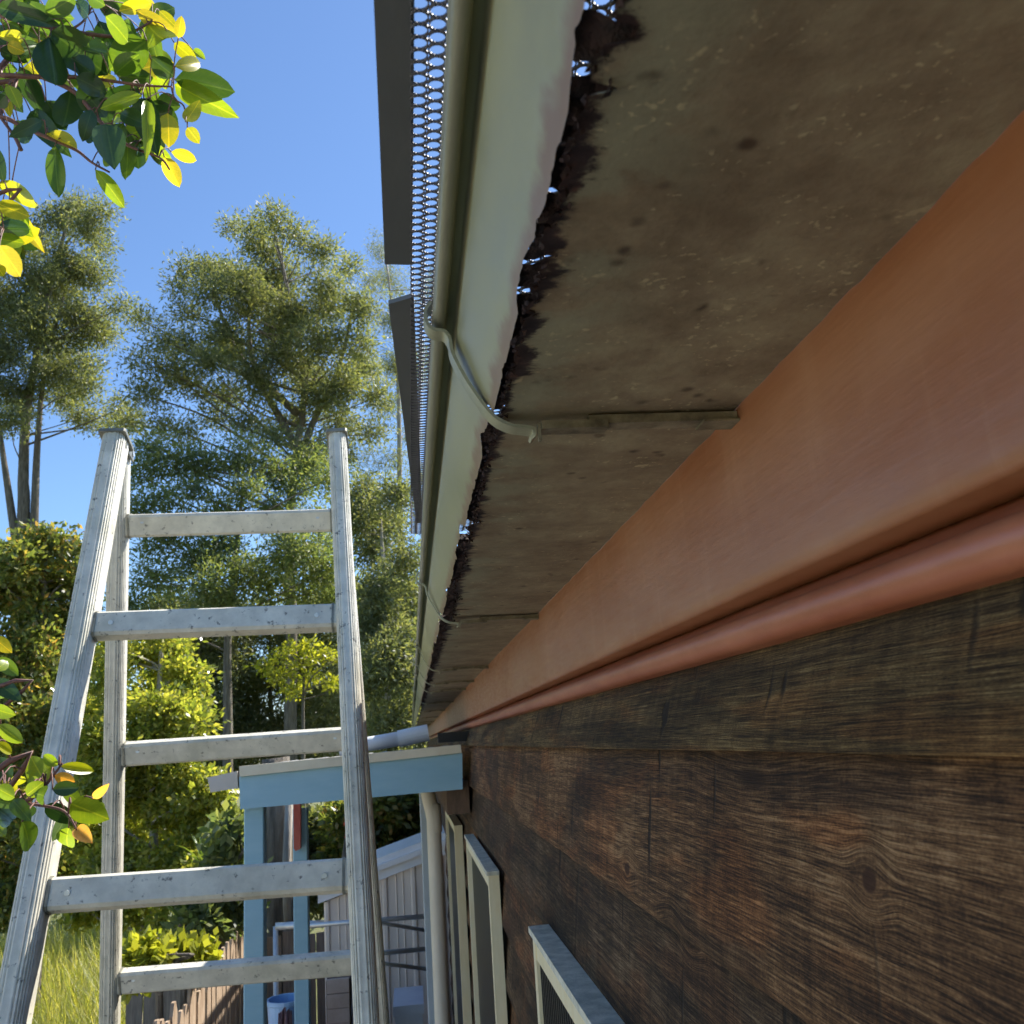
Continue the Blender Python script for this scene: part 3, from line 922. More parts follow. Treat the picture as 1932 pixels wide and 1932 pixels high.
def post(px, py, Y, w, dpt, mat, name="post"):
    t = at(px, py, Y); b = Vector((t.x, t.y, 0.048))
    return MB().bar(t, b, w, dpt, up=(0, 1, 0), chamfer=0.003).build(name, mat, awning)
post(482, 1510, 2.93, 0.056, 0.06, M['blue'])
post(567, 1525, 3.95, 0.056, 0.056, M['blue'])
post(799, 1478, 3.95, 0.038, 0.038, M['palemetal'])
MB().loft([[at(553, 1500, 3.88), at(567, 1500, 3.88), at(567, 1601, 3.88), at(558, 1606, 3.88), at(554, 1600, 3.88)],
           [p + Vector((0, 0.03, 0)) for p in (at(553, 1500, 3.88), at(567, 1500, 3.88), at(567, 1601, 3.88), at(558, 1606, 3.88), at(554, 1600, 3.88))]], caps=True).build("red_batten", M['redpost'], awning)
l0, l1 = at(862, 1486, YA+0.04), at(842, 1500, 3.4)
MB().box((0.10, YA + 0.034, l0.z - 0.075), (XW - 0.012, 4.3, l0.z + 0.02)).build("ledger", M['darkwood'], awning)
MB().bar((-0.47, 4.30, pa.z - 0.05), (0.12, 4.30, pb.z - 0.05), 0.03, 0.09).build("rear_beam", M['blue'], awning)

# white pipe lying over the awning roof
c0, c1, c2 = at(640, 1414, 3.05), at(776, 1390, 3.05), at(793, 1376, 3.05)
wp = thing("drain_pipe", c0, "short white plastic pipe lying above the awning at the end of the gutter", "pipe")
mb = MB(); mb.tube([c0, at(700, 1403, 3.05), c1], 0.0225, 16); mb.build("pipe", M['white'], wp, smooth=True)
mb = MB(); mb.tube([at(752, 1394, 3.05), at(808, 1382, 3.05)], 0.0262, 18); mb.build("socket", M['white'], wp, smooth=False)
bk = at(835, 1391, 2.96)
tag(MB().box((bk.x - 0.014, 2.95, bk.z - 0.016), (XW + 0.01, 3.0, bk.z + 0.014)).build("pipe_bracket", M['black']), "small black bracket on the wall just under the far end of the fascia", "bracket")

# ================================================================== BACK YARD THINGS
# ribbed shed
YSH = 5.6
sl, sr = at(618, 1700, YSH), at(800, 1640, YSH)
shed = thing("garden_shed", (sl.x, YSH, 0.0), "beige ribbed steel garden shed with white roof edge behind the awning posts", "shed")
x0s, x1s = sl.x - 0.02, 0.55
zt0, zt1 = at(618, 1700, YSH).z, at(790, 1632, YSH).z
def shz(x): return zt0 + (zt1 - zt0)*(x - sl.x)/(at(790, 1632, YSH).x - sl.x)
pw = 0.16; x = x0s; i = 0
while x < x1s:
    mb = MB(); pts = []
    xe = min(x + pw - 0.0015, x1s)
    for u, dv in ((0, 0), (0.06, -0.012), (0.16, -0.012), (0.22, 0), (0.48, 0), (0.51, -0.005), (0.54, 0), (0.72, 0), (0.75, -0.005), (0.78, 0), (1, 0)):
        pts.append((x + (xe - x)*u, dv))
    mb.loft([[(a, YSH + b, 0.0), (a, YSH + b, shz(a))] for a, b in pts], closed=False)
    mb.build("wall_panel", M['shed'], shed); x += pw; i += 1
MB().box((x0s, YSH + 0.01, 0), (x1s, YSH + 1.6, shz(x0s) - 0.02)).build("shed_body", M['shed'], shed)
mb = MB()
za, zb_ = shz(x0s), shz(x1s)
for dz, yy, hh in ((0.0, -0.03, 0.05), (0.05, -0.05, 0.03), (0.08, -0.02, 0.035)):
    mb.loft([[(x0s - .03, YSH + yy, za + dz), (x0s - .03, YSH + yy, za + dz + hh), (x0s - .03, YSH + 0.55, za + dz + hh), (x0s - .03, YSH + 0.55, za + dz)],
             [(x1s, YSH + yy, zb_ + dz), (x1s, YSH + yy, zb_ + dz + hh), (x1s, YSH + 0.55, zb_ + dz + hh), (x1s, YSH + 0.55, zb_ + dz)]], caps=True)
mb.build("roof_edge", M['white'], shed)

# grey fence behind the shed, across the yard
YB = 7.4
fbk = thing("board_fence", (-0.9, YB, 0), "grey weathered board fence across the yard behind the blue posts", "fence")
x = -2.0; i = 0
bmesh = {}
def paling_mesh(h, w, th, mat, pointed):
    mb = MB()
    if pointed:
        pr = [(-w/2, 0), (w/2, 0), (w/2, h - w*0.55), (w*0.18, h), (-w*0.18, h), (-w/2, h - w*0.55)]
    else:
        pr = [(-w/2, 0), (w/2, 0), (w/2, h), (-w/2, h)]
    mb.loft([[(p_, 0, q) for p_, q in pr], [(p_, th, q) for p_, q in pr]], caps=True)
    return mb.mesh("paling", mat)
pm_b = paling_mesh(1.42, 0.112, 0.016, M['greypaling'], False)
while x < 0.6:
    put("paling", pm_b, fbk, Matrix.Translation((x, YB + rnd.uniform(-.006, .006), 0.0)) @ Matrix.Scale(rnd.uniform(0.97, 1.02), 4, (0, 0, 1)))
    x += 0.120
MB().box((-2.05, YB + 0.03, 1.1), (0.6, YB + 0.07, 1.19)).build("rail", M['greypaling'], fbk)

# sunlit paling fence running down the yard
fl_ = thing("paling_fence", (-1.22, 5.3, 0), "sunlit timber paling fence with pointed tops running beside the ladder", "fence")
pm = paling_mesh(1.50, 0.098, 0.017, M['paling'], True)
y = 3.6; i = 0
while y < 7.25:
    tilt = rnd.uniform(-.03, .03)
    mtx = Matrix.Translation((-1.22 - (y-3.6)*0.0 + rnd.uniform(-.008, .008), y, 0)) @ Matrix.Rotation(math.radians(90), 4, 'Z') @ Matrix.Rotation(tilt, 4, 'Y') @ Matrix.Scale(rnd.uniform(.96, 1.03), 4, (0, 0, 1))
    put("paling", pm, fl_, mtx); y += 0.112 + rnd.uniform(0, .012)
for zz in (0.4, 1.15):
    MB().box((-1.30, 3.5, zz), (-1.245, 7.3, zz + 0.08)).build("rail", M['paling'], fl_)
for yy in (3.6, 5.4, 7.2):
    MB().box((-1.36, yy, 0), (-1.302, yy + 0.09, 1.35)).build("post", M['paling'], fl_)

# clothes airer made of galvanised tube
YC = 4.75
cl = thing("clothesline", (at(620, 1740, YC).x, YC, 0), "galvanised folding clothesline frame in front of the shed", "clothesline")
def rod(a, b, r=0.009, name="arm"):
    return MB().tube([a, b], r, 8).build(name, M['galv'], cl, smooth=True)
rod(at(560, 1748, YC), at(812, 1728, YC), 0.011)
rod(at(700, 1738, 4.4), at(812, 1757, YC))
rod(at(660, 1803, 4.5), at(812, 1790, YC), 0.011)
rod(at(700, 1815, 4.3), at(812, 1829, YC))
q = at(812, 1720, YC); rod(q, (q.x, q.y, 0.05), 0.013, "post")
q = at(520, 1748, YC + .9); rod(q, at(640, 1741, YC + .9), 0.02, "rail"); rod(q, (q.x, q.y, 0.0), 0.014, "post")
MB().box(tuple(at(716, 1812, 4.7) - Vector((.018, .02, .03))), tuple(at(716, 1812, 4.7) + Vector((.018, .02, .03)))).build("corner_joint", M['black'], cl)

# lavender cloth hanging from it
def cloth(name, px0, px1, py0, py1, Y, mat, label, seed, narrow=0.45):
    a, b = at(px0, py0, Y), at(px1, py0, Y); zb = at(px0, py1, Y).z
    mb = MB(); rows = []
    for i in range(25):
        v = i/24; r = []
        for j in range(33):
            u = j/32
            wdt = narrow + (1-narrow)*min(1, v*1.6)
            xx = (a.x + b.x)/2 + (u-.5)*(b.x-a.x)*wdt
            yy = Y + 0.05*math.sin(u*15 + seed + 0.6*v)*(0.4+.6*v) + 0.02*math.sin(u*37+v*3)
            r.append((xx, yy, a.z + (zb - a.z)*v - 0.05*abs(u-.5)*(1-v)))
        rows.append(r)
    mb.loft(rows, closed=False)
    return tag(mb.build(name, mat, smooth=True), label, "cloth")
cloth("hanging_cloth", 648, 702, 1736, 1990, YC - .03, M['cloth'], "lavender cloth hanging in folds from the clothesline", 1.0, 0.30)
# things standing low behind the posts
bk0 = at(582, 1880, 4.2)
bucket = thing("plastic_tub", (bk0.x, 4.2, at(582, 1932, 4.2).z - .3), "blue plastic tub with a pink cloth beside the blue posts", "tub")
mb = MB(); c = at(540, 1893, 4.25)
rr = [(0.055, -.34), (0.075, 0.0), (0.080, 0.005), (0.080, 0.02), (0.072, 0.02), (0.060, -.32)]
mb.loft([[(c.x + r*math.cos(2*math.pi*j/24), c.y + r*math.sin(2*math.pi*j/24), c.z + z_) for j in range(24)] for r, z_ in rr], caps=True)
mb.build("tub_body", M['blueplastic'], bucket, smooth=False)
stand = MB().box((c.x - .25, c.y - .15, 0.05), (c.x + .22, c.y + .3, c.z - .342)); tag(stand.build("bench", M['pinktimber']), "low timber bench carrying the blue tub", "bench")
cloth("folded_cloth", 520, 556, 1902, 2010, 4.1, M['pinkish'], "dusty pink cloth draped in front of the blue tub", 2.0, 0.8)
bx = at(670, 1880, 4.6)
crate = thing("timber_crate", (bx.x, 4.6, 0.0), "pinkish timber crate with dark gaps below the lavender cloth", "crate")
for k_ in range(7):
    zz = at(650, 1846 + k_*28, 4.6).z
    MB().box((at(616, 1850, 4.6).x, 4.6, zz - .058), (at(658, 1850, 4.6).x, 4.62, zz)).build("slat", M['pinktimber'], crate)
MB().box((at(614, 1850, 4.6).x, 4.621, 0.0), (at(660, 1850, 4.6).x, 4.9, at(650, 1850, 4.6).z)).build("crate_body", M['darkwood'], crate)
wb = at(782, 1905, 5.0)
box_ = thing("storage_box", (wb.x, 5.0, 0), "white plastic storage box standing against the shed", "box")
MB().box((at(745, 1905, 5.0).x, 4.98, 0.9), (at(797, 1905, 5.0).x, 5.3, at(770, 1912, 5.0).z)).build("box_body", M['whitebox'], box_)
MB().box((at(742, 1905, 5.0).x, 4.96, at(770, 1911.5, 5.0).z), (at(800, 1905, 5.0).x, 5.32, at(770, 1893, 5.0).z)).build("lid", M['whitebox'], box_)
MB().box((at(745, 1905, 5.0).x, 4.99, 0.0), (at(797, 1905, 5.0).x, 5.3, 0.899)).build("stand", M['darkwood'], box_)

# ================================================================== FOLIAGE
def leaves_array(centres, n_per, r, flat, ll, lw, droop=0.0, seed=0):
    g_ = np.random.default_rng(seed)
    C = np.repeat(centres, n_per, axis=0)
    N = C.shape[0]
    rr = np.repeat(r if isinstance(r, np.ndarray) else np.full(len(centres), r), n_per)[:, None]
    off = np.clip(g_.normal(size=(N, 3))*0.46, -1.05, 1.05)
    P = C + off*rr*np.array([1, 1, flat])
    D = off*1.0 + g_.normal(size=(N, 3))*0.6; D[:, 2] -= droop
    D /= np.linalg.norm(D, axis=1)[:, None]
    Sd = g_.normal(size=(N, 3)); Sd -= D*(Sd*D).sum(1)[:, None]; Sd /= np.linalg.norm(Sd, axis=1)[:, None]
    s = g_.uniform(0.65, 1.3, (N, 1))
    L = ll*s; W = lw*s
    return np.stack([P, P + D*L*0.5 + Sd*W*0.5, P + D*L, P + D*L*0.5 - Sd*W*0.5], axis=1)

def lobes_world(lobes, Y, depth=1.0, seed=0):
    r_ = random.Random(seed); out = []
    for (px, py, rx, ry) in lobes:
        px += r_.uniform(-.25, .25)*rx; py += r_.uniform(-.5, .5)*ry; ry *= r_.uniform(1.0, 1.6); rx *= r_.uniform(0.75, 1.1)
        dy = r_.uniform(-1, 1)*depth
        c = at(px, py, Y + dy)
        k = (Y + dy)/F
        out.append((c, rx*k, ry*k))
    return out

def tree(name, label, lobes, Y, trunk_px, mat, bark, depth=1.5, clumps=8, per=60, cr=0.32, ll=0.12, lw=0.035, seed=0, r0=0.16, group=None, flat=0.75, droop=0.0, limbs=True, cat="tree", base_z=0.0, stems=(), dens=5.0, mmin=6):
    r_ = random.Random(seed)
    base = at(trunk_px[0][0], trunk_px[0][1], Y); base = Vector((base.x, Y, base_z))
    t = thing(name, base, label, cat, group)
    tp = [Vector((base.x, Y, base_z - 0.2))] + [at(px, py, Y) for px, py in trunk_px]
    tp = [p for i, p in enumerate(tp) if i == 0 or p.z > tp[0].z + 0.1]
    path = smooth_path(tp, 6) if len(tp) > 2 else tp
    n_ = len(path)
    tr = MB(); tr.tube(path, [r0*(1 - 0.85*i/(n_-1)) + 0.012 for i in range(n_)], 8)
    for st_ in stems:
        sp_ = smooth_path([at(px, py, Y) for px, py in st_], 6)
        tr.tube(sp_, [r0*0.62*(1 - 0.8*i/(len(sp_)-1)) + 0.012 for i in range(len(sp_))], 7)
    LW = lobes_world(lobes, Y, depth, seed)
    cents = []; rads = []
    g_ = np.random.default_rng(seed + 5)
    for c, rx, ry in LW:
        # limb from the trunk to this lobe
        if limbs:
            best = min(range(n_), key=lambda i: (path[i] - c).length*r_.uniform(.8, 1.25) + 2.0*max(0, path[i].z - c.z + 0.35*math.hypot(path[i].x - c.x, path[i].y - c.y)))
            a = path[best]; mid = a.lerp(c, 0.5) + Vector((r_.uniform(-.2, .2), r_.uniform(-.2, .2), 0.10*(c-a).length*r_.uniform(-0.6, 1.0)))
            L = (c - a).length
            tr.tube(smooth_path([a, mid, c], 4), [max(0.010, min(r0*0.32, 0.011*L))*(1 - 0.8*i/8) + 0.004 for i in range(9)], 5)
        m = max(mmin, min(90, int(2.2*dens*rx*ry/(cr*cr))))
        for q in range(m):
            v = g_.normal(size=3); v /= np.linalg.norm(v); v *= g_.random()**0.4
            cc = np.array(c) + v*np.array([rx, (rx+ry)*0.6, ry])*1.08
            cents.append(cc); rads.append(cr*g_.uniform(0.75, 1.35))
            if limbs and q % 3 == 0:
                tr.tube([c, Vector(cc)], [0.009, 0.004], 4)
    tr.build("trunk", bark, t, smooth=True)
    V = leaves_array(np.array(cents), per, np.array(rads), flat, ll, lw, droop, seed + 9)
    put("crown", fast_mesh("crown", V, 4, mat), t)
    return t

TG = "tall trees behind the yard"
lobesA = [(150, 392, 26, 16), (195, 405, 18, 14), (105, 420, 35, 20), (60, 450, 35, 22), (160, 440, 30, 20), (195, 460, 18, 14), (120, 480, 45, 25), (50, 510, 45, 25), (170, 520, 35, 22), (110, 555, 50, 28), (30, 570, 40, 25), (170, 590, 40, 22), (60, 620, 50, 28), (130, 640, 50, 25), (190, 640, 25, 16), (20, 670, 40, 25), (90, 690, 45, 22), (170, 690, 30, 16), (230, 585, 22, 14), (30, 740, 45, 22), (110, 745, 38, 16), (165, 735, 28, 14), (225, 770, 28, 12), (20, 800, 35, 16), (150, 790, 35, 12), (200, 810, 28, 11), (-40, 500, 50, 40), (-40, 620, 50, 40), (-40, 730, 40, 30)]
tree("pine_tree", "tall olive green tree with twin bare trunks at the left edge", lobesA, 27, [(42, 1020), (44, 900), (50, 780), (75, 640), (100, 520), (130, 410)], M['fol_pine'], M['bark'], 1.6, 9, 100, 0.42, 0.130, 0.038, 3, 0.20, TG, dens=8.5, stems=([(62, 1100), (66, 950), (72, 820), (85, 700), (120, 560)], [(40, 1090), (18, 940), (2, 830), (-14, 700)]))
lobesB = [(512, 402, 26, 16), (480, 425, 24, 16), (535, 430, 20, 14), (440, 440, 18, 12), (565, 455, 22, 16), (500, 470, 36, 22), (605, 478, 24, 18), (420, 500, 26, 18), (352, 508, 14, 16), (385, 520, 26, 16), (455, 520, 40, 22), (540, 520, 42, 26), (610, 530, 36, 24), (660, 510, 20, 18), (335, 545, 14, 9), (395, 565, 36, 20), (470, 575, 45, 26), (550, 590, 45, 28), (630, 590, 40, 26), (685, 580, 26, 22), (360, 600, 24, 16), (430, 625, 40, 22), (520, 640, 45, 24), (600, 650, 45, 26), (680, 650, 32, 24), (265, 605, 20, 11), (300, 640, 24, 16), (350, 650, 30, 20), (270, 690, 24, 14), (320, 700, 38, 20), (400, 690, 32, 18), (430, 740, 22, 16), (280, 750, 30, 12), (560, 710, 40, 20), (640, 720, 40, 24), (700, 740, 26, 26), (240, 800, 24, 12), (300, 800, 24, 14), (350, 820, 28, 16), (500, 745, 30, 14), (410, 790, 22, 12), (470, 800, 26, 14), (550, 790, 30, 16), (630, 800, 36, 20), (700, 815, 28, 18), (440, 660, 40, 22), (480, 690, 36, 20), (560, 660, 40, 24), (600, 740, 40, 24), (520, 830, 30, 16), (380, 740, 26, 16), (590, 840, 34, 20), (650, 860, 34, 22), (680, 690, 30, 24), (480, 550, 40, 24)]
tree("gum_tree", "big spreading green tree behind the top of the ladder", lobesB, 24, [(548, 1380), (550, 1180), (545, 1000), (560, 850), (575, 720), (545, 560), (515, 420)], M['fol_pine'], M['bark'], 1.8, 9, 100, 0.42, 0.125, 0.036, 8, 0.17, TG, dens=9.5, stems=([(552, 900), (590, 800), (640, 690), (670, 560)], [(556, 840), (500, 740), (440, 650), (400, 540)], [(560, 780), (480, 690), (470, 560)]))
lobesC = [(715, 480, 22, 22), (745, 520, 28, 24), (700, 540, 24, 24), (760, 580, 26, 26), (720, 610, 28, 24), (770, 650, 22, 26), (740, 690, 26, 24), (705, 700, 20, 20), (765, 740, 22, 26), (730, 780, 26, 26), (775, 820, 22, 26), (800, 700, 26, 40), (810, 560, 30, 40), (745, 860, 24, 22), (790, 900, 26, 30), (690, 860, 24, 22)]
tree("wattle_tree", "feathery pale grey green tree beside the gutter guard", lobesC, 33, [(760, 1380), (755, 1000), (750, 700), (730, 500)], M['fol_grey'], M['palebark'], 1.5, 6, 80, 0.42, 0.17, 0.020, 15, 0.16, TG, droop=0.5)
lobesE = [(260, 960, 30, 22), (340, 985, 36, 20), (430, 970, 36, 20), (520, 975, 38, 22), (600, 985, 34, 22), (640, 1020, 26, 24), (250, 1150, 30, 24), (420, 1150, 40, 22), (640, 1120, 26, 26), (280, 850, 28, 18), (330, 880, 30, 18), (270, 900, 24, 16), (390, 880, 34, 18), (450, 860, 34, 20), (370, 925, 34, 16), (300, 940, 30, 12), (520, 880, 36, 22), (580, 870, 36, 24), (460, 920, 30, 14), (560, 920, 36, 16), (620, 900, 24, 18), (300, 1030, 32, 20), (360, 1040, 34, 22), (280, 1090, 28, 18), (420, 1030, 34, 18), (460, 1070, 40, 24), (540, 1050, 45, 28), (600, 1080, 34, 26), (400, 1100, 34, 18), (330, 1110, 32, 14), (500, 1110, 44, 18), (580, 1120, 34, 16)]
tree("oak_tree", "dark blue green leafy tree seen between the upper ladder rungs", lobesE, 21, [(430, 1400), (430, 1200), (445, 1050), (460, 900)], M['fol_mid'], M['bark'], 1.5, 10, 90, 0.38, 0.115, 0.038, 21, 0.12, TG, dens=9.0)
lobesD = [(795, 1400, 34, 22), (740, 1412, 34, 18), (690, 1400, 30, 20), (690, 930, 32, 22), (740, 940, 26, 22), (680, 985, 30, 22), (735, 1000, 32, 26), (770, 1040, 24, 26), (700, 1050, 32, 26), (750, 1090, 32, 26), (700, 1120, 32, 26), (780, 1130, 26, 30), (725, 1170, 36, 26), (690, 1200, 28, 24), (760, 1210, 32, 28), (720, 1250, 36, 26), (780, 1280, 28, 28), (730, 1320, 36, 28), (690, 1290, 26, 26), (770, 1350, 36, 24), (720, 1370, 36, 20), (660, 960, 20, 18), (800, 1200, 30, 60)]
tree("acacia_tree", "sunlit yellowish green tree between the ladder and the gutter", lobesD, 17, [(735, 1420), (730, 1250), (725, 1100), (715, 940)], M['fol_lime'] if False else M['fol_pine'], M['palebark'], 1.2, 12, 90, 0.31, 0.095, 0.030, 27, 0.07, TG, dens=12.0)
# dim bush wall behind, read as one mass but still single trees
dk = [(380, 1200, 26), (440, 1190, 26.5), (510, 1210, 27), (590, 1200, 27.5), (650, 1190, 26), (340, 1160, 27), (700, 1210, 25)]
labs = ["dim tree behind the left back stile of the ladder", "dim tree left of the bare trunk behind the second rung", "dim tree just left of the yellow sapling", "dim tree right of the yellow sapling", "dim tree behind the right ladder stile", "dim tree behind the lime bush, farthest left of the dim row", "dim tree behind the white pipe, farthest right of the dim row"]
for i, (px, py, Y) in enumerate(dk):
    lb = []
    rr_ = random.Random(100 + i)
    for q in range(34):
        lb.append((px + rr_.uniform(-60, 60), 1130 + rr_.uniform(0, 350), rr_.uniform(20, 36), rr_.uniform(16, 28)))
    tree("scrub_tree", labs[i], lb, Y, [(px + rr_.uniform(-12, 12), 1440), (px + rr_.uniform(-8, 8), 1300), (px, 1170)], M['fol_dark'] if i % 2 else M['fol_pine'], M['palebark'] if i % 2 else M['bark'], 1.0, 8, 46, 0.38, 0.15, 0.04, 40 + i, 0.10, "dim scrub trees at the back of the yard")
lobesI = [(500, 1255, 16, 8), (640, 1240, 14, 8), (545, 1220, 14, 7), (590, 1215, 12, 7), (628, 1290, 12, 9), (545, 1300, 14, 7), (530, 1240, 20, 12), (575, 1235, 20, 12), (610, 1250, 18, 14), (555, 1265, 24, 14), (600, 1285, 20, 12), (525, 1275, 14, 8), (570, 1300, 18, 10), (618, 1225, 12, 10)]
tree("sapling", "bright yellow green sapling between the second and third rungs", lobesI, 20, [(572, 1420), (572, 1320), (575, 1240)], M['fol_yellow'], M['bark'], 0.5, 14, 60, 0.20, 0.12, 0.05, 61, 0.04, dens=0.6, mmin=2)
# trunks in the gloom
# bushes nearer
lobesG = [(20, 1640, 60, 40), (100, 1620, 50, 36), (150, 1520, 30, 30), (120, 1680, 44, 26), (170, 1640, 40, 30), (10, 1700, 50, 26), (60, 1015, 26, 18), (105, 1035, 26, 22), (30, 1060, 30, 24), (145, 1060, 18, 22), (75, 1085, 38, 26), (120, 1110, 34, 26), (20, 1120, 34, 26), (60, 1150, 40, 28), (120, 1180, 36, 26), (160, 1120, 16, 26), (10, 1200, 36, 28), (70, 1220, 40, 28), (130, 1250, 34, 28), (30, 1270, 38, 28), (90, 1300, 40, 30), (20, 1340, 38, 28), (140, 1330, 28, 26), (70, 1370, 38, 28), (20, 1420, 38, 28), (100, 1440, 40, 28), (50, 1490, 44, 30), (0, 1540, 44, 34), (-40, 1100, 40, 60), (-40, 1300, 40, 80), (-20, 1600, 50, 40), (60, 1560, 40, 30)]
tree("hedge_shrub", "tall dense shrub with orange new tips behind the left ladder stile", lobesG, 10.5, [(70, 1720), (75, 1500), (80, 1250), (85, 1050)], M['fol_bush'], M['bark'], 0.5, 22, 92, 0.15, 0.070, 0.034, 71, 0.07, cat="shrub")
lobesH = [(205, 1290, 26, 20), (190, 1250, 22, 18), (215, 1215, 18, 16), (225, 1340, 24, 20), (300, 1190, 22, 16), (335, 1215, 20, 16), (270, 1225, 22, 18), (310, 1255, 30, 20), (350, 1275, 24, 20), (285, 1300, 30, 22), (340, 1325, 34, 22), (365, 1360, 20, 20), (300, 1360, 36, 24), (340, 1400, 36, 20), (180, 1340, 26, 18), (165, 1385, 26, 22), (200, 1400, 26, 22), (170, 1440, 30, 24), (260, 1410, 36, 24), (220, 1450, 34, 26), (300, 1450, 40, 26), (360, 1455, 34, 18), (180, 1500, 36, 28), (260, 1510, 40, 28), (330, 1520, 40, 30), (390, 1500, 30, 24), (250, 1570, 44, 30), (330, 1590, 44, 30), (170, 1560, 36, 26), (400, 1560, 34, 30), (220, 1640, 50, 26), (320, 1650, 50, 28), (400, 1640, 40, 30), (200, 1690, 40, 24), (270, 1710, 44, 22), (340, 1710, 40, 22), (150, 1700, 34, 22)]
tree("lime_shrub", "bright lime green leafy shrub filling the gap between the ladder rungs", lobesH, 9.0, [(290, 1760), (290, 1600), (295, 1400), (305, 1220)], M['fol_lime'], M['palebark'], 0.5, 26, 92, 0.13, 0.060, 0.030, 77, 0.05, cat="shrub")
lobesK = [(660, 1520, 34, 22), (720, 1525, 34, 22), (770, 1530, 28, 24), (640, 1560, 28, 22), (700, 1565, 36, 22), (755, 1575, 36, 24), (680, 1605, 40, 20), (740, 1615, 40, 18), (640, 1620, 34, 20)]
tree("camellia_shrub", "dark glossy shrub above the shed roof", lobesK, 8.6, [(700, 1900), (700, 1700), (705, 1560)], M['fol_bush'], M['bark'], 0.4, 26, 80, 0.12, 0.075, 0.036, 83, 0.04, cat="shrub")
lobesJ = [(400, 1700, 26, 18), (440, 1690, 20, 22), (430, 1730, 26, 18), (385, 1740, 24, 16), (350, 1760, 24, 14), (445, 1650, 20, 22), (425, 1610, 24, 20), (440, 1560, 18, 24)]
tree("garden_shrub", "green broad leaved shrub hanging over the pointed palings", lobesJ, 7.0, [(410, 1900), (412, 1760), (420, 1650)], M['fol_mid'], M['bark'], 0.2, 30, 60, 0.11, 0.085, 0.042, 88, 0.03, cat="shrub")
lobesL = [(250, 1812, 22, 10), (295, 1806, 22, 10), (335, 1800, 22, 10), (370, 1790, 24, 10), (270, 1790, 16, 8), (240, 1845, 16, 10)]
tree("creeper", "bright yellow green creeper trailing along the fence just above the lowest rung", lobesL, 5.6, [(300, 1990), (300, 1850), (300, 1815)], M['fol_yellow'], M['bark'], 0.1, 40, 34, 0.07, 0.060, 0.042, 93, 0.015, cat="creeper")
lobesM = [(510, 1560, 30, 22), (560, 1570, 34, 24), (610, 1560, 34, 24), (520, 1620, 36, 26), (590, 1630, 40, 26), (640, 1660, 34, 26), (540, 1680, 40, 24), (610, 1690, 40, 24), (480, 1650, 30, 30)]
tree("privet_shrub", "dim green shrub behind the blue posts and the grey board fence", lobesM, 8.9, [(560, 1900), (562, 1700), (565, 1590)], M['fol_dark'], M['bark'], 0.3, 26, 70, 0.13, 0.075, 0.036, 85, 0.04, cat="shrub")
# dead trunk with small orange blooms, under the awning
tk = at(530, 1600, 7.9)
stump = thing("dead_trunk", (tk.x, 7.9, 0), "brown bare trunk behind the first two blue posts", "trunk")
mb = MB(); mb.tube([Vector((tk.x, 7.9, 0)), at(524, 1700, 7.9), at(528, 1560, 7.9), at(520, 1430, 7.9)], [0.16, 0.14, 0.13, 0.11], 12); mb.build("bark", M['bark'], stump, smooth=True)
mb = MB(); mb.tube([at(548, 1800, 7.7), at(540, 1650, 7.7), at(546, 1500, 7.7)], [0.04, 0.035, 0.03], 8); mb.build("side_stem", M['palebark'], stump, smooth=True)
fp0 = at(655, 1560, 7.2)
bloom = thing("bromeliad", (fp0.x, 7.2, 0), "plant with small orange red blooms seen under the awning", "flower")
mb = MB(); mb.tube([Vector((fp0.x, 7.2, 0)), at(652, 1640, 7.2), at(660, 1545, 7.2)], [0.05, 0.04, 0.02], 8); mb.build("stem", M['bark'], bloom, smooth=True)
orange = NT("orange_bloom").set((0.75, 0.16, 0.06), 0.5)
for (px, py) in ((656, 1548), (676, 1546), (664, 1580)):
    cc = np.array([at(px, py, 7.15)])
    V = leaves_array(cc, 26, 0.022, 0.7, 0.035, 0.02, 0, int(px))
    put("flower", fast_mesh("flower", V, 4, orange), bloom)

# strappy plants
def strappy(px, py, Y, n_, L, label, seed, wid=0.03):
    r_ = random.Random(seed); b = at(px, py, Y); 
    t = thing("strappy_plant", (b.x, Y, 0), label, "plant", "strappy plants behind the fence")
    for i in range(n_):
        az = r_.uniform(0, 2*math.pi); sp_ = r_.uniform(.15, .8); l = L*r_.uniform(.7, 1.1)
        mb = MB(); rows = []
        dv = Vector((math.cos(az), math.sin(az), 0)); sd = Vector((-dv.y, dv.x, 0))
        for k in range(7):
            s = k/6
            p = b + dv*(sp_*l*s) + Vector((0, 0, l*(s*1.0 - 0.75*sp_*s*s)))
            w = wid*(1 - s)**0.6*0.5 + 0.001
            rows.append([p - sd*w, p + Vector((0, 0, -w*0.5)), p + sd*w])
        mb.loft(rows, closed=False); mb.build("leaf", M['frond'], t, smooth=True)
    mb = MB(); mb.tube([(b.x, Y, 0), (b.x, Y, b.z + 0.03)], [0.05, 0.03], 8); mb.build("stem", M['bark'], t)
strappy(385, 1640, 7.4, 26, 0.36, "spiky strappy plant showing above the fourth rung", 5)
strappy(345, 1745, 6.9, 30, 0.40, "dark spiky palm like plant below the fourth rung", 6, 0.035)

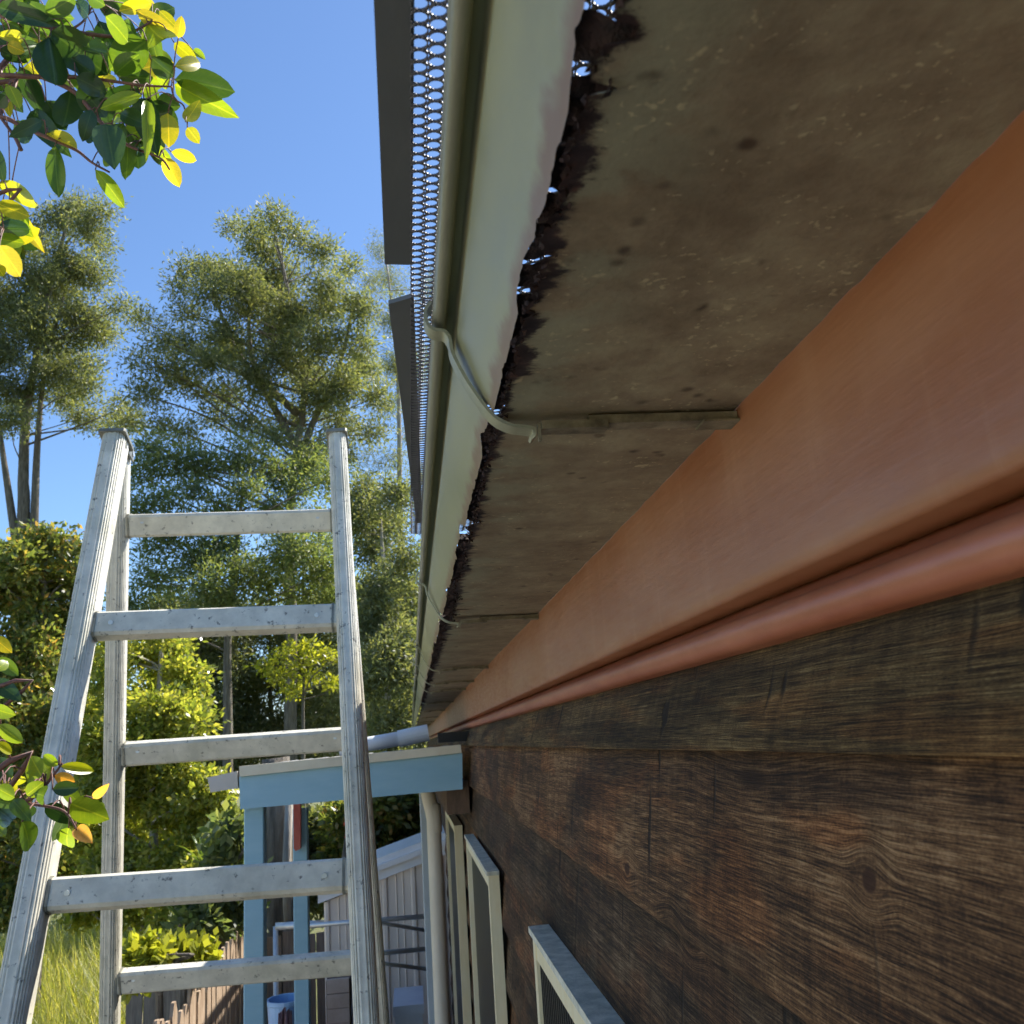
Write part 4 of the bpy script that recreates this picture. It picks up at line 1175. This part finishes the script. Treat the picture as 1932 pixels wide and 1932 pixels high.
# long grass bank
def grass(name, n_, xr, yr, hmin, hmax, seed, label):
    g_ = np.random.default_rng(seed)
    X = g_.uniform(xr[0], xr[1], n_); Yy = g_.uniform(yr[0], yr[1], n_)
    hz = 0.0
    L = g_.uniform(hmin, hmax, n_); az = g_.uniform(0, 2*np.pi, n_); lean = g_.uniform(0.1, 0.7, n_)
    w = g_.uniform(0.006, 0.014, n_)
    d = np.stack([np.cos(az), np.sin(az), 0*az], 1); s = np.stack([-np.sin(az), np.cos(az), 0*az], 1)
    base = np.stack([X, Yy, 0*X], 1)
    out = []
    ks = [0, .4, .75, 1.0]
    P = [base + d*(lean*L*k*k)[:, None] + np.array([0, 0, 1])*(L*(k - .3*lean*k*k))[:, None] for k in ks]
    W = [w*(1 - .95*k) for k in ks]
    for a in range(3):
        out.append(np.stack([P[a] - s*W[a][:, None], P[a] + s*W[a][:, None], P[a+1] + s*W[a+1][:, None], P[a+1] - s*W[a+1][:, None]], 1))
    V = np.concatenate(out, 0)
    o = put(name, fast_mesh(name, V, 4, M['grass'])); return tag(o, label, "grass", kind='stuff')
grass("long_grass", 42000, (-7.5, -1.6), (6.2, 15.0), 0.35, 0.85, 3, "long sunlit yellow green grass at the lower left")

# ================================================================== NEAR TREE with separate leaves
leaf_meshes = {}
LEAF_BASES = []
BR_PTS = []
def leaf_mesh(kind, variant):
    key = (kind, variant)
    if key in leaf_meshes: return leaf_meshes[key]
    bend = (0.14, 0.30, -0.10)[variant]; fold = (0.10, 0.20, 0.30)[variant]
    nl, rows = 8, []
    mb = MB()
    for i in range(nl + 1):
        u = i/nl
        w = (max(0.0, math.sin(math.pi*min(1, u**0.92)))**0.62)*(1 - 0.12*u)
        w = max(w, 0.012)
        zc = -bend*u*u
        r = []
        for v in (-1, -0.5, 0, 0.5, 1):
            r.append((0.5*w*v, u, zc + fold*abs(v)*w*0.5 - 0.02*abs(v)))
        rows.append(r)
    mb.loft(rows, closed=False)
    me = mb.mesh("leaf", M['lf_' + kind], True)
    leaf_meshes[key] = me
    return me
TX = Vector((-1.55, 1.25, 0.0))
ntree = thing("lilly_pilly_tree", TX, "leafy tree with glossy green and yellow leaves reaching in from the left edge", "tree")
mb = MB(); mb.tube([TX, TX + Vector((0.03, 0, 1.0)), TX + Vector((0.0, .02, 2.4)), TX + Vector((-.05, 0, 3.9))], [0.075, 0.06, 0.045, 0.02], 10)
mb.build("trunk", M['bark'], ntree, smooth=True)
def leaf(p0, p1, wpx, kind, Y, seed):
    r_ = random.Random(seed)
    dy0 = r_.uniform(-.06, .06); dy1 = dy0 + r_.uniform(-.035, .035)
    a = at(*p0, Y + dy0); b = at(*p1, Y + dy1)
    d = b - a; L = d.length; d.normalize()
    toward = (Vector((0, 0, H)) - a).normalized()
    nrm = toward if r_.random() < 0.55 else -toward
    nrm = nrm + Vector((r_.uniform(-.3, .3), r_.uniform(-.2, .2), r_.uniform(-.15, .45)))
    sd = d.cross(nrm).normalized(); nn = sd.cross(d).normalized()
    W = wpx*Y/F*1.20; L *= 1.05
    LEAF_BASES.append(a.copy())
    m = Matrix(((sd.x*W, d.x*L, nn.x*L, a.x), (sd.y*W, d.y*L, nn.y*L, a.y), (sd.z*W, d.z*L, nn.z*L, a.z), (0, 0, 0, 1)))
    put("leaf", leaf_mesh(kind, r_.randrange(3)), ntree, m)
YT = 1.22
def c1(x, y): return (x/3.0, y/3.0)
U = [  # base x,y  tip x,y  width  kind   (thirds of a display pixel)
(260,80,430,-20,110,'mid'),(-20,40,260,105,110,'dark'),(-10,110,240,190,80,'mid'),(130,215,40,200,70,'yel'),(275,215,320,440,180,'dark'),(285,175,610,420,210,'dark'),
(600,95,755,245,120,'lime'),(560,120,650,300,130,'dark'),(830,230,620,390,190,'mid'),(830,130,985,330,190,'lime'),(860,330,990,440,120,'dark'),(860,20,690,60,80,'yel'),
(770,60,985,190,90,'yel'),(1010,215,1025,100,60,'yel'),(985,240,1095,335,80,'yel'),(990,375,1170,345,80,'yel'),(990,450,1325,500,165,'dark'),(985,475,1265,625,140,'lime'),
(800,540,555,600,90,'lime'),(800,510,590,545,80,'dark'),(800,550,905,895,150,'dark'),(830,560,850,800,70,'lime'),(855,720,695,760,110,'lime'),(680,640,840,715,100,'dark'),(600,700,650,975,160,'dark'),
(720,740,735,1050,95,'mid'),(540,960,715,1175,85,'lime'),(310,825,320,1125,100,'mid'),(270,620,300,730,60,'yel'),(270,750,435,860,90,'yel'),(400,510,370,745,165,'dark'),(110,375,225,635,115,'dark'),
(240,680,75,765,75,'dark'),(950,640,960,815,115,'yel'),(1050,690,1120,600,85,'yel'),(1060,720,1120,800,70,'yel'),(970,860,1125,905,70,'yel'),(930,890,1010,1055,95,'yel'),
(-10,1050,248,1145,120,'yel'),(-20,1150,165,1225,90,'yel'),(-20,1290,140,1300,95,'dark'),(-20,1350,130,1375,80,'lime'),(-10,1390,135,1570,110,'yel'),(-30,830,15,1010,70,'dark'),(-20,440,110,520,110,'mid'),
(50,480,110,590,80,'lime'),(-10,390,100,385,60,'mid'),(430,10,540,110,90,'dark'),(560,10,690,90,110,'dark'),(430,440,610,520,120,'dark'),(450,480,590,660,150,'dark'),(480,720,570,815,100,'dark'),(750,800,850,890,95,'dark'),
(590,870,640,970,60,'lime'),(650,420,780,300,110,'mid'),(300,110,180,30,80,'mid'),(700,120,790,230,90,'mid'),(480,260,620,320,100,'mid'),(220,250,130,300,90,'mid'),(40,250,130,290,70,'yel'),(0,280,120,330,80,'dark'),(640,560,560,680,110,'dark'),
(520,620,470,780,90,'dark'),(740,620,900,640,80,'mid'),(900,60,1000,150,60,'yel'),(760,-20,880,60,90,'yel'),(640,-20,760,50,90,'mid'),(500,-30,600,30,90,'mid'),(20,-20,180,30,90,'mid'),(160,-30,200,60,80,'dark'),(1090,280,1165,345,50,'lime'),(410,330,560,440,120,'dark'),
(880,420,990,500,80,'lime'),(-20,1500,20,1560,60,'yel'),(-20,600,30,540,80,'dark'),(40,560,50,640,50,'yel'),(700,700,600,820,110,'mid'),(850,850,930,930,50,'mid')]
for i, (x0_, y0_, x1_, y1_, w_, kd) in enumerate(U):
    leaf(c1(x0_, y0_), c1(x1_, y1_), w_/3.0, kd, YT, 200 + i)
def c8(x, y): return (x*0.3808, 1196 + y*0.3808)
YL = 1.12
import itertools
_fr = random.Random(77)
blobs = [(120, 120, 180, 110), (430, 280, 260, 150), (720, 250, 200, 160), (650, 600, 240, 170), (300, 560, 240, 150), (60, 320, 120, 200), (830, 700, 110, 140), (30, 1250, 60, 160)]
for i in range(70):
    bx_, by_, rx_, ry_ = blobs[i % len(blobs)]
    x_ = bx_ + _fr.uniform(-rx_, rx_); y_ = by_ + _fr.uniform(-ry_, ry_); an = _fr.uniform(-0.5, 1.9); l_ = _fr.uniform(120, 230)
    leaf(c1(x_, y_), c1(x_ + l_*math.cos(an), y_ + l_*math.sin(an)), _fr.uniform(70, 120)/3, _fr.choice(['dark', 'dark', 'mid', 'mid', 'lime', 'yel']), YT + 0.09, 900 + i)
Lw = [(-30,20,42,80,60,'yel'),(-20,120,85,205,60,'mid'),(-30,235,68,295,70,'dark'),(-30,370,45,400,55,'lime'),(-10,450,105,535,60,'lime'),(-20,540,45,590,40,'yel'),(-10,610,50,730,70,'dark'),(225,740,150,605,95,'lime'),(290,650,225,605,45,'lime'),
(300,655,450,680,50,'yel'),(270,700,370,735,50,'org'),(460,815,520,765,35,'org'),(130,800,205,740,60,'lime'),(170,790,270,810,70,'mid'),(260,770,385,765,60,'dark'),(350,840,500,900,105,'lime'),(480,840,530,895,45,'lime'),(220,850,365,925,70,'dark'),
(340,960,310,1085,85,'lime'),(375,960,465,1045,60,'org'),(-10,870,105,960,80,'dark'),(110,930,180,1080,85,'mid'),(-20,760,60,810,60,'lime'),(20,700,75,780,50,'yel'),(60,820,130,900,60,'mid'),(300,760,420,850,60,'lime'),(-30,960,30,1010,60,'lime'),(330,900,280,1000,60,'dark'),
(-10,660,40,620,50,'lime'),(60,750,130,690,50,'yel'),(-30,320,20,280,50,'mid'),(160,850,110,930,60,'dark'),(-30,820,80,850,60,'mid'),(-20,180,40,130,50,'lime'),(200,740,130,720,40,'lime')]
for i, (x0_, y0_, x1_, y1_, w_, kd) in enumerate(Lw):
    leaf(c8(x0_, y0_), c8(x1_, y1_), w_*0.3808, kd, YL, 500 + i)
def branch(pts, radii, name="branch"):
    mb = MB(); pp = smooth_path(pts, 5); n_ = len(pp); BR_PTS.extend(pp)
    mb.tube(pp, [radii[0] + (radii[1] - radii[0])*i/(n_-1) for i in range(n_)], 7); mb.build(name, M['twig'], ntree, smooth=True)
t1 = TX + Vector((0, .01, 3.1)); t2 = TX + Vector((.01, 0, 2.9)); t3 = TX + Vector((.02, 0, 1.9)); t4 = TX + Vector((0, 0, 3.3))
P1 = lambda x, y, dy=0: at(x/3.0, y/3.0, YT + dy)
branch([t4, P1(-300, -20), P1(0, 85), P1(270, 150), P1(520, 195), P1(700, 200), P1(860, 120)], (0.0055000000000000005, 0.0016))
branch([t1, P1(-300, 400), P1(0, 425), P1(240, 435), P1(480, 440), P1(800, 482), P1(970, 490)], (0.0055000000000000005, 0.0012))
branch([t2, P1(-300, 620), P1(0, 660), P1(130, 720), P1(260, 775), P1(430, 850), P1(520, 920), P1(620, 975)], (0.0044, 0.0014))
branch([P1(240, 435), P1(420, 520), P1(560, 680), P1(720, 820), P1(900, 890), P1(960, 960)], (0.004, 0.0012), "twig")
branch([P1(970, 490), P1(990, 560), P1(1040, 600), P1(1060, 700)], (0.0016, 0.001), "twig")
branch([P1(0, 660), P1(80, 770), P1(120, 850)], (0.002, 0.003), "twig")
branch([P1(400, 170), P1(480, 110), P1(540, 0)], (0.002, 0.001), "twig")
branch([t2, P1(-250, 1200), P1(-60, 1260), P1(20, 1300)], (0.0038500000000000006, 0.0015), "twig")
PETS = []
P8 = lambda x, y: at(*c8(x, y), YL)
branch([t3, P8(-300, 880), P8(0, 845), P8(120, 830), P8(200, 780), P8(310, 640)], (0.0044, 0.0012))
branch([P8(60, 838), P8(200, 850), P8(320, 880), P8(380, 970)], (0.002, 0.001), "twig")
branch([t3 + Vector((0, 0, .5)), P8(-250, 350), P8(-40, 420), P8(10, 470)], (0.0033000000000000004, 0.0014), "twig")
branch([P8(-250, 350), P8(-100, 180), P8(-10, 130)], (0.003, 0.0014), "twig")
pet = MB()
for b_ in LEAF_BASES:
    q_ = min(BR_PTS, key=lambda p_: (p_ - b_).length)
    if (q_ - b_).length < 0.16:
        m_ = q_.lerp(b_, 0.5) + Vector((0, 0, 0.012))
        pet.tube(smooth_path([q_, m_, b_], 3), 0.0009, 5)
po = pet.build("leaf_stalks", M['twig'], ntree, smooth=True); po['kind'] = 'stuff'
print("objects", len(bpy.data.objects))
